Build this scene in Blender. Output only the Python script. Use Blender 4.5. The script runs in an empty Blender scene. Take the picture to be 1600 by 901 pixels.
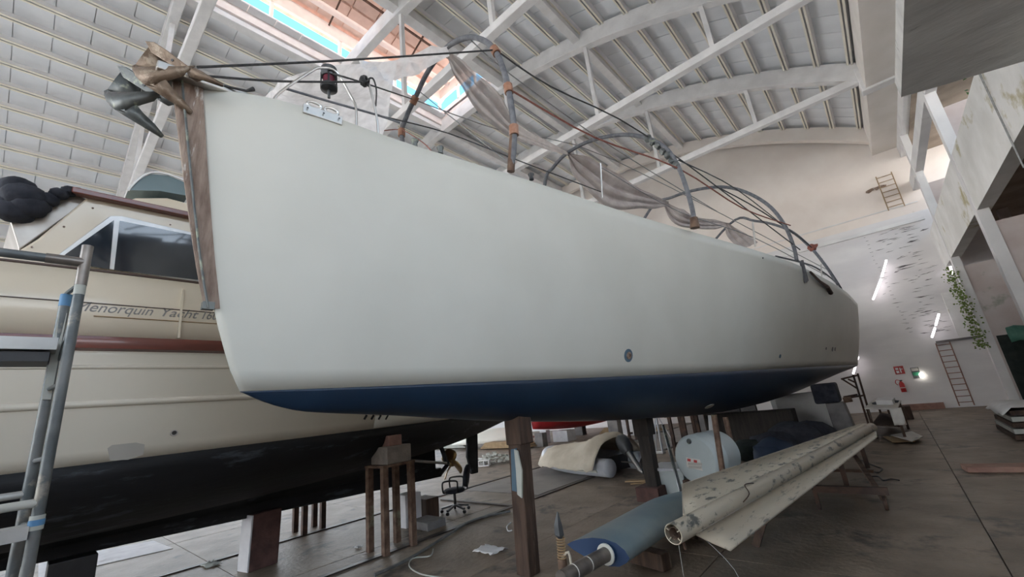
import bpy, bmesh, math, random
from mathutils import Vector, Matrix
random.seed(7)
SC = bpy.context.scene
C = SC.collection
# ---------------------------------------------------------------- camera
F = 650.0; CX, CY = 800.0, 450.5
CAM = Vector((0, 0, 1.9))
RX = Vector((0.73638514, 0.66849191, -0.10418966)).normalized()   # camera right
BK = Vector((0.62543193, -0.73134221, -0.27198065)).normalized()  # camera back
UP = BK.cross(RX).normalized()
RX = UP.cross(BK).normalized()
cam_d = bpy.data.cameras.new('camera'); cam = bpy.data.objects.new('camera', cam_d); C.objects.link(cam)
cam_d.sensor_width = 36; cam_d.lens = F/1600*36; cam_d.clip_start = 0.05; cam_d.clip_end = 300
cam.matrix_world = Matrix(((RX.x, UP.x, BK.x, CAM.x), (RX.y, UP.y, BK.y, CAM.y), (RX.z, UP.z, BK.z, CAM.z), (0, 0, 0, 1)))
SC.camera = cam
# ---------------------------------------------------------------- world, sun, exposure
W = bpy.data.worlds.new('sky'); SC.world = W; W.use_nodes = True
wn = W.node_tree; bg = wn.nodes['Background']
tc = wn.nodes.new('ShaderNodeTexCoord'); sep = wn.nodes.new('ShaderNodeSeparateXYZ'); wn.links.new(tc.outputs['Generated'], sep.inputs[0])
rp = wn.nodes.new('ShaderNodeValToRGB'); wn.links.new(sep.outputs['Z'], rp.inputs[0]); wn.links.new(rp.outputs[0], bg.inputs[0])
rp.color_ramp.elements[0].position = 0.0; rp.color_ramp.elements[0].color = (1.0, 0.97, 0.93, 1)
rp.color_ramp.elements[1].position = 1.0; rp.color_ramp.elements[1].color = (0.035, 0.15, 0.32, 1)
e_ = rp.color_ramp.elements.new(0.30); e_.color = (0.74, 0.84, 0.96, 1)
e_ = rp.color_ramp.elements.new(0.62); e_.color = (0.055, 0.21, 0.38, 1)
bg.inputs[1].default_value = 3.3
sun_d = bpy.data.lights.new('sun', 'SUN'); sun = bpy.data.objects.new('sun', sun_d); C.objects.link(sun)
sun_d.energy = 7.0; sun_d.angle = 0.01; sun_d.color = (1.0, 0.93, 0.84)
sun.rotation_euler = Vector((-0.20, -0.16, -0.96)).to_track_quat('-Z', 'Y').to_euler(); sun.location = (20, 0, 40)
SC.view_settings.view_transform = 'Standard'; SC.view_settings.look = 'None'
SC.view_settings.gamma = 1; SC.view_settings.use_curve_mapping = False
SC.view_settings.exposure = 1.38

# ---------------------------------------------------------------- helpers
def ray(px, py): return RX*(px-CX) + UP*(CY-py) - BK*F
def at(px, py, **k):            # the point of a real plane x=, y= or z= seen there
    (a, v), = k.items(); i = 'xyz'.index(a); d = ray(px, py)
    return CAM + d*((v-CAM[i])/d[i])
def pix(p):
    q = Vector(p)-CAM; z = -q.dot(BK); return CX+F*q.dot(RX)/z, CY-F*q.dot(UP)/z

def mat(name, c1, c2=None, scale=4.0, rough=0.6, metal=0.0, bump=0.0, detail=6, c3=None, p3=0.7, stretch=(1, 1, 1), scale3=1.3, alpha=1.0, trans=0.0, coat=0.0, bscale=None, lo=0.35, hi=0.65):
    m = bpy.data.materials.new(name); m.use_nodes = True; n = m.node_tree; b = n.nodes['Principled BSDF']
    b.inputs['Roughness'].default_value = rough; b.inputs['Metallic'].default_value = metal
    b.inputs['Coat Weight'].default_value = coat; b.inputs['Coat Roughness'].default_value = 0.12
    b.inputs['Transmission Weight'].default_value = trans; b.inputs['Alpha'].default_value = alpha
    c2 = c2 or c1
    t = n.nodes.new('ShaderNodeTexCoord'); mp = n.nodes.new('ShaderNodeMapping'); n.links.new(t.outputs['Object'], mp.inputs[0])
    mp.inputs['Scale'].default_value = stretch
    no = n.nodes.new('ShaderNodeTexNoise'); no.inputs['Scale'].default_value = scale; no.inputs['Detail'].default_value = detail
    n.links.new(mp.outputs[0], no.inputs['Vector'])
    r = n.nodes.new('ShaderNodeValToRGB'); n.links.new(no.outputs['Fac'], r.inputs[0])
    r.color_ramp.elements[0].position = lo; r.color_ramp.elements[1].position = hi
    r.color_ramp.elements[0].color = (*c1, 1); r.color_ramp.elements[1].color = (*c2, 1)
    out = r.outputs[0]
    if c3:
        n2 = n.nodes.new('ShaderNodeTexNoise'); n2.inputs['Scale'].default_value = scale3; n2.inputs['Detail'].default_value = 9; n2.inputs['Roughness'].default_value = 0.65
        n.links.new(mp.outputs[0], n2.inputs['Vector'])
        r2 = n.nodes.new('ShaderNodeValToRGB'); r2.color_ramp.elements[0].position = p3-0.04; r2.color_ramp.elements[1].position = p3+0.04
        n.links.new(n2.outputs['Fac'], r2.inputs[0])
        mx = n.nodes.new('ShaderNodeMixRGB'); n.links.new(r2.outputs[0], mx.inputs[0]); n.links.new(out, mx.inputs[1]); mx.inputs[2].default_value = (*c3, 1)
        out = mx.outputs[0]
    n.links.new(out, b.inputs['Base Color'])
    if bump:
        n3 = n.nodes.new('ShaderNodeTexNoise'); n3.inputs['Scale'].default_value = bscale or scale*4; n3.inputs['Detail'].default_value = 5
        n.links.new(mp.outputs[0], n3.inputs['Vector'])
        bp = n.nodes.new('ShaderNodeBump'); bp.inputs['Strength'].default_value = bump; bp.inputs['Distance'].default_value = 0.02
        n.links.new(n3.outputs['Fac'], bp.inputs['Height']); n.links.new(bp.outputs[0], b.inputs['Normal'])
    return m
def emis(name, c, s):
    m = bpy.data.materials.new(name); m.use_nodes = True; b = m.node_tree.nodes['Principled BSDF']
    b.inputs['Base Color'].default_value = (*c, 1); b.inputs['Emission Color'].default_value = (*c, 1); b.inputs['Emission Strength'].default_value = s
    return m

LOCAL = set()          # things whose parts are modelled in the thing's own frame
def wm(o):
    b = Matrix.LocRotScale(o.location, o.rotation_euler, o.scale)
    return b if o.parent is None else wm(o.parent) @ o.matrix_parent_inverse @ b
def root_of(o):
    while o.parent: o = o.parent
    return o
def attach(o, parent):
    o.parent = parent
    if root_of(parent).name not in LOCAL: o.matrix_parent_inverse = wm(parent).inverted()
    return o
class MB:
    """collects shapes and links them as ONE mesh object"""
    def __init__(s): s.v = []; s.f = []; s.m = []; s.mi = 0
    def _add(s, vs, fs):
        o = len(s.v); s.v += [tuple(v) for v in vs]; s.f += [tuple(i+o for i in f) for f in fs]; s.m += [s.mi]*len(fs); return s
    def box(s, x0, x1, y0, y1, z0, z1):
        return s.hexa([(x0, y0, z0), (x1, y0, z0), (x1, y1, z0), (x0, y1, z0), (x0, y0, z1), (x1, y0, z1), (x1, y1, z1), (x0, y1, z1)])
    def hexa(s, v):
        return s._add(v, [(0, 3, 2, 1), (4, 5, 6, 7), (0, 1, 5, 4), (1, 2, 6, 5), (2, 3, 7, 6), (3, 0, 4, 7)])
    def bar(s, a, b, w, h, up=(0, 0, 1)):      # rectangular bar from a to b
        a = Vector(a); b = Vector(b); d = (b-a).normalized(); u = Vector(up)
        if abs(d.dot(u)) > 0.98: u = Vector((0, 1, 0))
        sd = d.cross(u).normalized(); u = sd.cross(d).normalized()
        q = [(-1, -1), (1, -1), (1, 1), (-1, 1)]
        return s.hexa([a+sd*(w/2*i)+u*(h/2*j) for i, j in q]+[b+sd*(w/2*i)+u*(h/2*j) for i, j in q])
    def tube(s, pts, r, n=8, caps=True, smooth=None):
        pts = [Vector(p) for p in pts]
        if smooth: pts = spline(pts, smooth)
        rr = r if isinstance(r, (list, tuple)) else [r]*len(pts)
        if len(rr) != len(pts): rr = [rr[min(len(rr)-1, int(i*len(rr)/len(pts)))] for i in range(len(pts))]
        vs = []; fs = []; u = None
        for i, p in enumerate(pts):
            d = (pts[min(i+1, len(pts)-1)]-pts[max(i-1, 0)])
            if d.length < 1e-9: d = Vector((0, 0, 1))
            d.normalize()
            if u is None: u = d.orthogonal().normalized()
            u = (u-d*u.dot(d)); u = u.normalized() if u.length > 1e-6 else d.orthogonal().normalized()
            w = d.cross(u)
            vs += [p+(u*math.cos(2*math.pi*k/n)+w*math.sin(2*math.pi*k/n))*rr[i] for k in range(n)]
        for i in range(len(pts)-1):
            for k in range(n):
                k2 = (k+1) % n; fs.append((i*n+k, i*n+k2, (i+1)*n+k2, (i+1)*n+k))
        if caps: fs += [tuple(range(n))[::-1], tuple((len(pts)-1)*n+k for k in range(n))]
        return s._add(vs, fs)
    def prism(s, pts, off):                    # planar polygon (3D points) extruded by off
        n = len(pts); o = Vector(off); vs = [Vector(p) for p in pts]+[Vector(p)+o for p in pts]
        return s._add(vs, [tuple(range(n))[::-1], tuple(range(n, 2*n))]+[(i, (i+1) % n, n+(i+1) % n, n+i) for i in range(n)])
    def lathe(s, prof, c=(0, 0, 0), ax=(0, 0, 1), n=24):    # prof: (radius, along)
        c = Vector(c); ax = Vector(ax).normalized(); u = ax.orthogonal().normalized(); w = ax.cross(u); vs = []; fs = []
        for r, h in prof: vs += [c+ax*h+(u*math.cos(2*math.pi*k/n)+w*math.sin(2*math.pi*k/n))*r for k in range(n)]
        for i in range(len(prof)-1):
            for k in range(n): fs.append((i*n+k, i*n+(k+1) % n, (i+1)*n+(k+1) % n, (i+1)*n+k))
        return s._add(vs, fs)
    def grid(s, rows, close=False):
        m = len(rows[0]); vs = [p for r in rows for p in r]; fs = []
        for i in range(len(rows)-1):
            for j in range(m if close else m-1):
                k = (j+1) % m; fs.append((i*m+j, i*m+k, (i+1)*m+k, (i+1)*m+j))
        return s._add(vs, fs)
    def blob(s, c, r, seed=0, k=0.25, n=2):
        b = bmesh.new(); bmesh.ops.create_icosphere(b, subdivisions=n, radius=1.0); rn = random.Random(seed)
        vs = []
        for v in b.verts:
            q = 1+rn.uniform(-k, k); vs.append((c[0]+v.co.x*r[0]*q, c[1]+v.co.y*r[1]*q, c[2]+v.co.z*r[2]*q))
        fs = [tuple(v.index for v in f.verts) for f in b.faces]; b.free(); return s._add(vs, fs)
    def mesh(s, name, mats, smooth=False):
        me = bpy.data.meshes.new(name); me.from_pydata(s.v, [], s.f)
        for m in (mats if isinstance(mats, (list, tuple)) else [mats]): me.materials.append(m)
        if len(set(s.m)) > 1:
            for p, i in zip(me.polygons, s.m): p.material_index = i
        b = bmesh.new(); b.from_mesh(me); bmesh.ops.recalc_face_normals(b, faces=b.faces); b.to_mesh(me); b.free()
        if smooth:
            for p in me.polygons: p.use_smooth = True
            if smooth != 'all':
                try: me.set_sharp_from_angle(angle=math.radians(40))
                except Exception: pass
        return me
    def build(s, name, mats, parent=None, smooth=False, bevel=0, solid=0, label=None):
        o = bpy.data.objects.new(name, s.mesh(name, mats, smooth)); C.objects.link(o)
        if parent: attach(o, parent)
        if solid: md = o.modifiers.new('s', 'SOLIDIFY'); md.thickness = solid; md.offset = 0
        if bevel: md = o.modifiers.new('b', 'BEVEL'); md.width = bevel; md.segments = 2; md.limit_method = 'ANGLE'
        if label: o['label'] = label
        return o
def spline(pts, k):
    pts = [Vector(p) for p in pts]; out = []
    for i in range(len(pts)-1):
        p0 = pts[max(i-1, 0)]; p1 = pts[i]; p2 = pts[i+1]; p3 = pts[min(i+2, len(pts)-1)]
        for j in range(k):
            t = j/k
            out.append(0.5*((2*p1)+(p2-p0)*t+(2*p0-5*p1+4*p2-p3)*t*t+(3*p1-p0-3*p2+p3)*t**3))
    return out+[pts[-1]]
def interp(kn, x):      # smooth interpolation through knots
    if x <= kn[0][0]: return kn[0][1]
    if x >= kn[-1][0]: return kn[-1][1]
    for i in range(len(kn)-1):
        if x <= kn[i+1][0]:
            a, b = kn[i], kn[i+1]; h = b[0]-a[0]; t = (x-a[0])/h
            def sl(j):
                if j <= 0 : return (kn[1][1]-kn[0][1])/(kn[1][0]-kn[0][0])
                if j >= len(kn)-1: return (kn[-1][1]-kn[-2][1])/(kn[-1][0]-kn[-2][0])
                return (kn[j+1][1]-kn[j-1][1])/(kn[j+1][0]-kn[j-1][0])
            m0, m1 = sl(i)*h, sl(i+1)*h
            return (2*t**3-3*t*t+1)*a[1]+(t**3-2*t*t+t)*m0+(-2*t**3+3*t*t)*b[1]+(t**3-t*t)*m1
def tag(o, label, cat, group=None, kind=None):
    o['label'] = label; o['category'] = cat
    if group: o['group'] = group
    if kind: o['kind'] = kind
    return o
def thing(name, label, cat, loc=(0, 0, 0), group=None):
    o = bpy.data.objects.new(name, None); C.objects.link(o); o.location = loc; o.empty_display_size = 0.1
    bpy.context.view_layer.update()
    return tag(o, label, cat, group)
def struct(name, bm, m, **k):
    o = bm.build(name, m, **k); o['kind'] = 'structure'; return o
def sroot(name, loc=(0, 0, 0)):
    o = bpy.data.objects.new(name, None); C.objects.link(o); o['kind'] = 'structure'; o.location = loc; return o

# ---------------------------------------------------------------- materials
M = {}
M['floor'] = mat('concrete_floor', (0.15, 0.115, 0.083), (0.27, 0.21, 0.157), 1.3, 0.55, bump=0.6, c3=(0.09, 0.073, 0.06), p3=0.58, scale3=1.0, bscale=14)
M['floor2'] = mat('pale_screed', (0.19, 0.175, 0.165), (0.26, 0.24, 0.225), 1.4, 0.6, bump=0.35, c3=(0.09, 0.08, 0.075), p3=0.66, bscale=10)
M['ground'] = mat('outside_ground', (0.42, 0.40, 0.37), (0.5, 0.47, 0.43), 0.5, 0.9)
M['rail'] = mat('rail_steel', (0.05, 0.045, 0.04), (0.09, 0.07, 0.06), 6, 0.5, 0.5)
M['white'] = mat('whitewash', (0.70, 0.69, 0.69), (0.80, 0.79, 0.78), 1.2, 0.85, bump=0.25, c3=(0.52, 0.48, 0.44), p3=0.70, scale3=1.6, bscale=8)
M['gable'] = mat('cream_gable_plaster', (0.80, 0.72, 0.66), (0.86, 0.79, 0.73), 0.9, 0.85, bump=0.2, c3=(0.66, 0.58, 0.52), p3=0.72, scale3=0.7, bscale=6)
M['soffit'] = mat('cream_soffit', (0.78, 0.73, 0.67), (0.84, 0.79, 0.74), 1.2, 0.85, bump=0.2, c3=(0.6, 0.5, 0.44), p3=0.72)
M['farwall'] = mat('peeling_plaster', (0.72, 0.70, 0.70), (0.82, 0.80, 0.79), 0.9, 0.85, bump=0.3, c3=(0.52, 0.48, 0.44), p3=0.70, scale3=0.9, stretch=(0.6, 1, 1.7), bscale=6)
M['beam'] = mat('painted_concrete_beam', (0.74, 0.72, 0.71), (0.85, 0.83, 0.82), 2.0, 0.8, bump=0.3, c3=(0.5, 0.48, 0.46), p3=0.7, bscale=12)
M['purlin'] = mat('cream_purlin', (0.86, 0.80, 0.68), (0.90, 0.85, 0.74), 3, 0.8)
M['tile'] = mat('painted_roof_tile', (0.76, 0.77, 0.79), (0.83, 0.84, 0.86), 1.0, 0.85, bump=0.05)
M['terra'] = mat('terracotta', (0.60, 0.40, 0.32), (0.74, 0.52, 0.43), 3, 0.85, bump=0.2)
M['terra_in'] = mat('pink_clay_tile', (0.66, 0.50, 0.43), (0.74, 0.58, 0.51), 2.5, 0.85, bump=0.15)
M['skyframe'] = mat('pink_white_frame', (0.80, 0.70, 0.66), (0.86, 0.77, 0.72), 3, 0.8)
M['iron'] = mat('dark_iron', (0.05, 0.035, 0.03), (0.12, 0.07, 0.05), 5, 0.6, 0.4)
M['slab'] = mat('bare_grey_concrete', (0.46, 0.455, 0.44), (0.60, 0.595, 0.575), 1.6, 0.85, bump=0.4, c3=(0.12, 0.12, 0.12), p3=0.68, stretch=(0.8, 2.6, 1), scale3=1.5, bscale=9)
M['mold'] = mat('mouldy_whitewash', (0.72, 0.71, 0.68), (0.84, 0.83, 0.81), 1.3, 0.85, bump=0.3, c3=(0.46, 0.41, 0.24), p3=0.62, scale3=0.75, bscale=8)
M['pinkfin'] = mat('faded_pink_plaster', (0.55, 0.46, 0.43), (0.66, 0.60, 0.58), 1.0, 0.85, bump=0.2, c3=(0.42, 0.42, 0.36), p3=0.64, bscale=7)
M['shadeplaster'] = mat('shaded_brown_plaster', (0.22, 0.17, 0.13), (0.34, 0.27, 0.21), 1.2, 0.9, bump=0.3)  # brown plaster, the dark of the annexe openings put into its colour
M['moss'] = mat('moss', (0.13, 0.20, 0.05), (0.25, 0.32, 0.10), 8, 0.95, bump=0.6)
M['hull'] = mat('matt_greywhite_hull', (0.57, 0.565, 0.51), (0.61, 0.605, 0.55), 0.8, 0.5, bump=0.0, detail=3, coat=0.0)
M['anti'] = mat('navy_antifouling', (0.004, 0.019, 0.046), (0.007, 0.025, 0.056), 2.0, 0.42, bump=0.05)
M['deck'] = mat('deck_white', (0.6, 0.6, 0.58), (0.66, 0.66, 0.64), 3, 0.6)
M['stem'] = mat('worn_brown_stem', (0.16, 0.10, 0.07), (0.30, 0.22, 0.17), 7, 0.55, 0.0, bump=0.4, c3=(0.62, 0.58, 0.54), p3=0.62, scale3=5, stretch=(3, 3, 0.6))
M['steel'] = mat('stainless', (0.5, 0.49, 0.47), (0.62, 0.6, 0.57), 5, 0.28, 0.9)
M['galv'] = mat('galvanised', (0.07, 0.078, 0.08), (0.14, 0.15, 0.145), 7, 0.42, 0.35, bump=0.1, c3=(0.27, 0.29, 0.22), p3=0.6, scale3=6)
M['rustanchor'] = mat('rusty_brown_anchor', (0.13, 0.085, 0.055), (0.26, 0.19, 0.135), 9, 0.5, 0.35, bump=0.25, c3=(0.36, 0.29, 0.22), p3=0.58, scale3=6)
M['rope'] = mat('dark_rope', (0.03, 0.03, 0.032), (0.06, 0.06, 0.06), 30, 0.8)
M['redrope'] = mat('red_brown_rope', (0.20, 0.06, 0.045), (0.30, 0.12, 0.09), 30, 0.85)
M['greyrope'] = mat('grey_wire', (0.2, 0.2, 0.2), (0.3, 0.3, 0.3), 30, 0.5, 0.4)
M['foam'] = mat('grey_pipe_foam', (0.10, 0.105, 0.12), (0.17, 0.175, 0.19), 12, 0.7, bump=0.2)
M['tape'] = mat('brown_tape', (0.26, 0.12, 0.07), (0.38, 0.20, 0.13), 12, 0.5)
M['black'] = mat('black_plastic', (0.012, 0.012, 0.014), (0.02, 0.02, 0.022), 8, 0.4)
M['maroon'] = mat('maroon_drum', (0.12, 0.015, 0.03), (0.18, 0.02, 0.045), 8, 0.45)
M['brow'] = mat('brushed_brownish_metal', (0.30, 0.27, 0.24), (0.42, 0.39, 0.36), 3, 0.35, 0.5)
M['cloth'] = mat('black_cloth', (0.012, 0.014, 0.022), (0.03, 0.033, 0.045), 8, 0.9, bump=0.4)
M['tarpdust'] = mat('dusty_taupe_plastic', (0.34, 0.29, 0.27), (0.46, 0.41, 0.385), 3, 0.55, bump=0.6, stretch=(1, 1, 1))
M['cream'] = mat('cream_gelcoat', (0.66, 0.58, 0.46), (0.70, 0.62, 0.50), 1.0, 0.3, coat=0.3)
M['creamhull'] = mat('cream_hull', (0.60, 0.55, 0.46), (0.64, 0.59, 0.50), 1.0, 0.38, coat=0.15)
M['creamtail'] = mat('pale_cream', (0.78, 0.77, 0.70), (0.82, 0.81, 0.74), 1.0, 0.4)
M['blackhull'] = mat('black_antifouling', (0.003, 0.0035, 0.005), (0.008, 0.009, 0.012), 2.2, 0.7, bump=0.3, c3=(0.055, 0.065, 0.08), p3=0.62, scale3=2.0, stretch=(1, 0.5, 2.5))
M['mahog'] = mat('mahogany', (0.10, 0.018, 0.010), (0.17, 0.035, 0.02), 6, 0.35, stretch=(1, 0.2, 3), coat=0.4)
M['brownline'] = mat('brown_line', (0.07, 0.04, 0.03), None, 6, 0.5)
M['winframe'] = mat('white_aluminium', (0.62, 0.63, 0.64), (0.7, 0.7, 0.71), 6, 0.35, 0.3)
M['glass'] = mat('tinted_glass', (0.012, 0.018, 0.028), (0.03, 0.038, 0.05), 1.5, 0.06, 0.0, coat=0.5)
M['tint'] = mat('tinted_acrylic', (0.10, 0.16, 0.18), (0.15, 0.21, 0.23), 1.5, 0.15)
M['grey_letter'] = mat('grey_lettering', (0.23, 0.22, 0.21), None, 4, 0.5)
M['patch'] = mat('primer_patch', (0.40, 0.375, 0.335), (0.43, 0.40, 0.36), 5, 0.7)
M['bronze'] = mat('bronze', (0.30, 0.19, 0.08), (0.45, 0.30, 0.14), 5, 0.35, 0.85)
M['scaf'] = mat('scaffold_tube', (0.10, 0.115, 0.12), (0.19, 0.20, 0.20), 6, 0.5, 0.4, bump=0.2, c3=(0.32, 0.30, 0.26), p3=0.62, scale3=5)
M['navy'] = mat('dark_navy_cloth', (0.008, 0.02, 0.045), (0.015, 0.03, 0.06), 6, 0.8)
M['darkwood'] = mat('near_black_timber', (0.022, 0.018, 0.016), (0.045, 0.036, 0.03), 5, 0.8, bump=0.5, stretch=(3, 3, 0.4))
M['scafblue'] = mat('blue_paint', (0.07, 0.20, 0.38), (0.12, 0.28, 0.48), 6, 0.6)
M['alu'] = mat('aluminium_board', (0.42, 0.42, 0.41), (0.55, 0.55, 0.53), 4, 0.5, 0.4)
M['wood'] = mat('old_dark_timber', (0.045, 0.026, 0.018), (0.095, 0.058, 0.04), 5, 0.8, bump=0.5, stretch=(3, 3, 0.4), c3=(0.17, 0.13, 0.10), p3=0.66, scale3=3)
M['bluewhite'] = mat('old_paint_blue', (0.07, 0.12, 0.17), (0.09, 0.15, 0.2), 5, 0.7)
M['oldpaint'] = mat('old_paint_pale', (0.40, 0.42, 0.38), (0.5, 0.5, 0.46), 5, 0.7)
M['redblock'] = mat('dark_red_timber', (0.07, 0.035, 0.03), (0.12, 0.06, 0.05), 6, 0.8, bump=0.3)
M['paleblock'] = mat('pale_painted_timber', (0.55, 0.55, 0.58), (0.66, 0.66, 0.68), 4, 0.8, c3=(0.36, 0.34, 0.36), p3=0.66)
M['concblock'] = mat('concrete_block', (0.20, 0.17, 0.145), (0.28, 0.24, 0.205), 6, 0.9, bump=0.4, c3=(0.42, 0.40, 0.36), p3=0.72)
M['brick'] = mat('pinkish_brick', (0.27, 0.15, 0.12), (0.36, 0.22, 0.17), 6, 0.9, bump=0.4)
M['ruststeel'] = mat('rusty_steel', (0.09, 0.05, 0.035), (0.20, 0.13, 0.09), 8, 0.7, 0.3, bump=0.3, c3=(0.26, 0.27, 0.18), p3=0.64)
M['conc'] = mat('grey_concrete_pier', (0.13, 0.125, 0.125), (0.20, 0.19, 0.185), 4, 0.9, bump=0.3)
M['white2'] = mat('white_paint', (0.72, 0.72, 0.72), (0.8, 0.8, 0.8), 4, 0.5)
M['inflat'] = mat('pale_grey_hypalon', (0.50, 0.52, 0.56), (0.56, 0.58, 0.62), 2, 0.45)
M['canvas'] = mat('beige_canvas', (0.50, 0.44, 0.35), (0.62, 0.56, 0.46), 2.5, 0.9, bump=0.5, bscale=10)
M['engine'] = mat('grey_engine', (0.05, 0.055, 0.06), (0.09, 0.095, 0.10), 5, 0.4)
M['tank'] = mat('pale_grey_green_tank', (0.42, 0.47, 0.47), (0.47, 0.52, 0.52), 3, 0.45, c3=(0.30, 0.30, 0.28), p3=0.72)
M['boom'] = mat('scraped_cream_paint', (0.44, 0.385, 0.295), (0.50, 0.44, 0.345), 2, 0.45, bump=0.1, c3=(0.09, 0.09, 0.08), p3=0.585, scale3=6.5, stretch=(1.6, 0.6, 1.2))
M['boomplain'] = mat('cream_paint', (0.42, 0.36, 0.28), (0.48, 0.42, 0.33), 2, 0.45, c3=(0.17, 0.155, 0.13), p3=0.60, scale3=7, stretch=(2.4, 0.6, 1.2))
M['rudder'] = mat('faded_bluegrey_antifouling', (0.14, 0.20, 0.23), (0.27, 0.32, 0.32), 1.3, 0.5, bump=0.1, lo=0.3, hi=0.7)
M['rudderblue'] = mat('bright_navy_end', (0.008, 0.035, 0.10), (0.012, 0.045, 0.12), 4, 0.5)
M['stock'] = mat('worn_steel_stock', (0.16, 0.14, 0.125), (0.26, 0.23, 0.205), 8, 0.4, 0.6)
M['paper'] = mat('off_white_sheet', (0.6, 0.57, 0.53), (0.70, 0.67, 0.62), 4, 0.8)
M['red'] = mat('red_paint', (0.42, 0.02, 0.02), (0.5, 0.03, 0.03), 4, 0.4)
M['redhull'] = mat('red_antifouling', (0.34, 0.015, 0.02), (0.40, 0.02, 0.025), 4, 0.6)
M['green'] = mat('green_tarp', (0.05, 0.16, 0.12), (0.09, 0.22, 0.17), 5, 0.7, bump=0.4)
M['darknet'] = mat('dark_green_curtain', (0.008, 0.014, 0.012), (0.02, 0.028, 0.025), 5, 0.9, bump=0.3)
M['leaf'] = mat('green_leaves', (0.02, 0.07, 0.02), (0.06, 0.14, 0.04), 7, 0.7)
M['tan'] = mat('tan_timber', (0.30, 0.20, 0.11), (0.42, 0.30, 0.17), 5, 0.8, stretch=(1, 3, 1))
M['cable'] = mat('grey_hose', (0.10, 0.10, 0.10), (0.16, 0.16, 0.155), 9, 0.6)
M['signgreen'] = mat('sign_green', (0.03, 0.22, 0.12), None, 4, 0.5)
M['tube_light'] = emis('lit_tube', (1.0, 0.93, 0.98), 3.6)
M['lamp'] = emis('lit_lamp', (1.0, 0.95, 0.85), 4.0)

# translucent film
def film(name, col, alpha):
    m = bpy.data.materials.new(name); m.use_nodes = True; n = m.node_tree; n.nodes.clear()
    o = n.nodes.new('ShaderNodeOutputMaterial'); a = n.nodes.new('ShaderNodeBsdfTranslucent'); d = n.nodes.new('ShaderNodeBsdfPrincipled'); t = n.nodes.new('ShaderNodeBsdfTransparent')
    a.inputs[0].default_value = (*col, 1); d.inputs['Base Color'].default_value = (*col, 1); d.inputs['Roughness'].default_value = 0.25
    m1 = n.nodes.new('ShaderNodeMixShader'); m1.inputs[0].default_value = 0.5; n.links.new(a.outputs[0], m1.inputs[1]); n.links.new(d.outputs[0], m1.inputs[2])
    tc = n.nodes.new('ShaderNodeTexCoord'); ns = n.nodes.new('ShaderNodeTexNoise'); ns.inputs['Scale'].default_value = 5; ns.inputs['Detail'].default_value = 7; n.links.new(tc.outputs['Object'], ns.inputs['Vector'])
    bp = n.nodes.new('ShaderNodeBump'); bp.inputs['Strength'].default_value = 0.9; bp.inputs['Distance'].default_value = 0.04; n.links.new(ns.outputs[0], bp.inputs['Height']); n.links.new(bp.outputs[0], d.inputs['Normal'])
    rr = n.nodes.new('ShaderNodeMapRange'); rr.inputs[1].default_value = 0.3; rr.inputs[2].default_value = 0.7; rr.inputs[3].default_value = alpha-0.2; rr.inputs[4].default_value = alpha+0.15
    n.links.new(ns.outputs[0], rr.inputs[0])
    m2 = n.nodes.new('ShaderNodeMixShader'); n.links.new(rr.outputs[0], m2.inputs[0]); n.links.new(t.outputs[0], m2.inputs[1]); n.links.new(m1.outputs[0], m2.inputs[2]); n.links.new(m2.outputs[0], o.inputs[0])
    return m
M['film'] = film('clear_plastic_film', (0.80, 0.79, 0.80), 0.92)
M['film2'] = film('dusty_plastic_film', (0.50, 0.46, 0.44), 0.97)

# ================================================================ THE HALL
XR, XL, YB, YF = 2.7, -30.0, -14.0, 25.0
# floor: concrete slabs with open joints over a base
floor = struct('floor', MB().box(XL-0.3, 6.2, YB-0.3, YF+0.3, -0.5, -0.03), M['iron'])
sl = {}
xs = [-4.40-2.35*k for k in range(11)][::-1]; xs = [XL]+[x for x in xs if x > XL+0.5]+[-2.05, 0.3, XR, 6.0]
ys = [YB+3.25*k for k in range(13)]; ys[-1] = YF
rn = random.Random(3)
for i in range(len(xs)-1):
    for j in range(len(ys)-1):
        w, h = xs[i+1]-xs[i], ys[j+1]-ys[j]; pale = (-13.5 < xs[i]+w/2 < -6.5 and ys[j] > 7) and xs[i] > -8.9+0.0
        key = (round(w, 2), round(h, 2))
        if key not in sl: sl[key] = MB().box(-w/2+0.006, w/2-0.006, -h/2+0.006, h/2-0.006, -0.03, 0).mesh('floor_slab', M['floor'])
        o = bpy.data.objects.new('floor_slab', sl[key]); C.objects.link(o); o.parent = floor
        o.location = (xs[i]+w/2, ys[j]+h/2, 0 if i % 2 else -0.002)
# steel launching rails let into the floor
for x in (-6.28, -8.95):
    o = MB().box(x-0.05, x+0.05, YB, YF, -0.02, 0.018).build('steel_rail', M['rail'], floor)
MB().box(-8.8, -6.4, 7.6, YF-0.2, 0.0, 0.012).build('screed_strip', M['floor2'], floor)
# ground outside
struct('ground_outside', MB().box(-70, 50, -70, 70, -0.7, -0.5), M['ground'])

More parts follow.
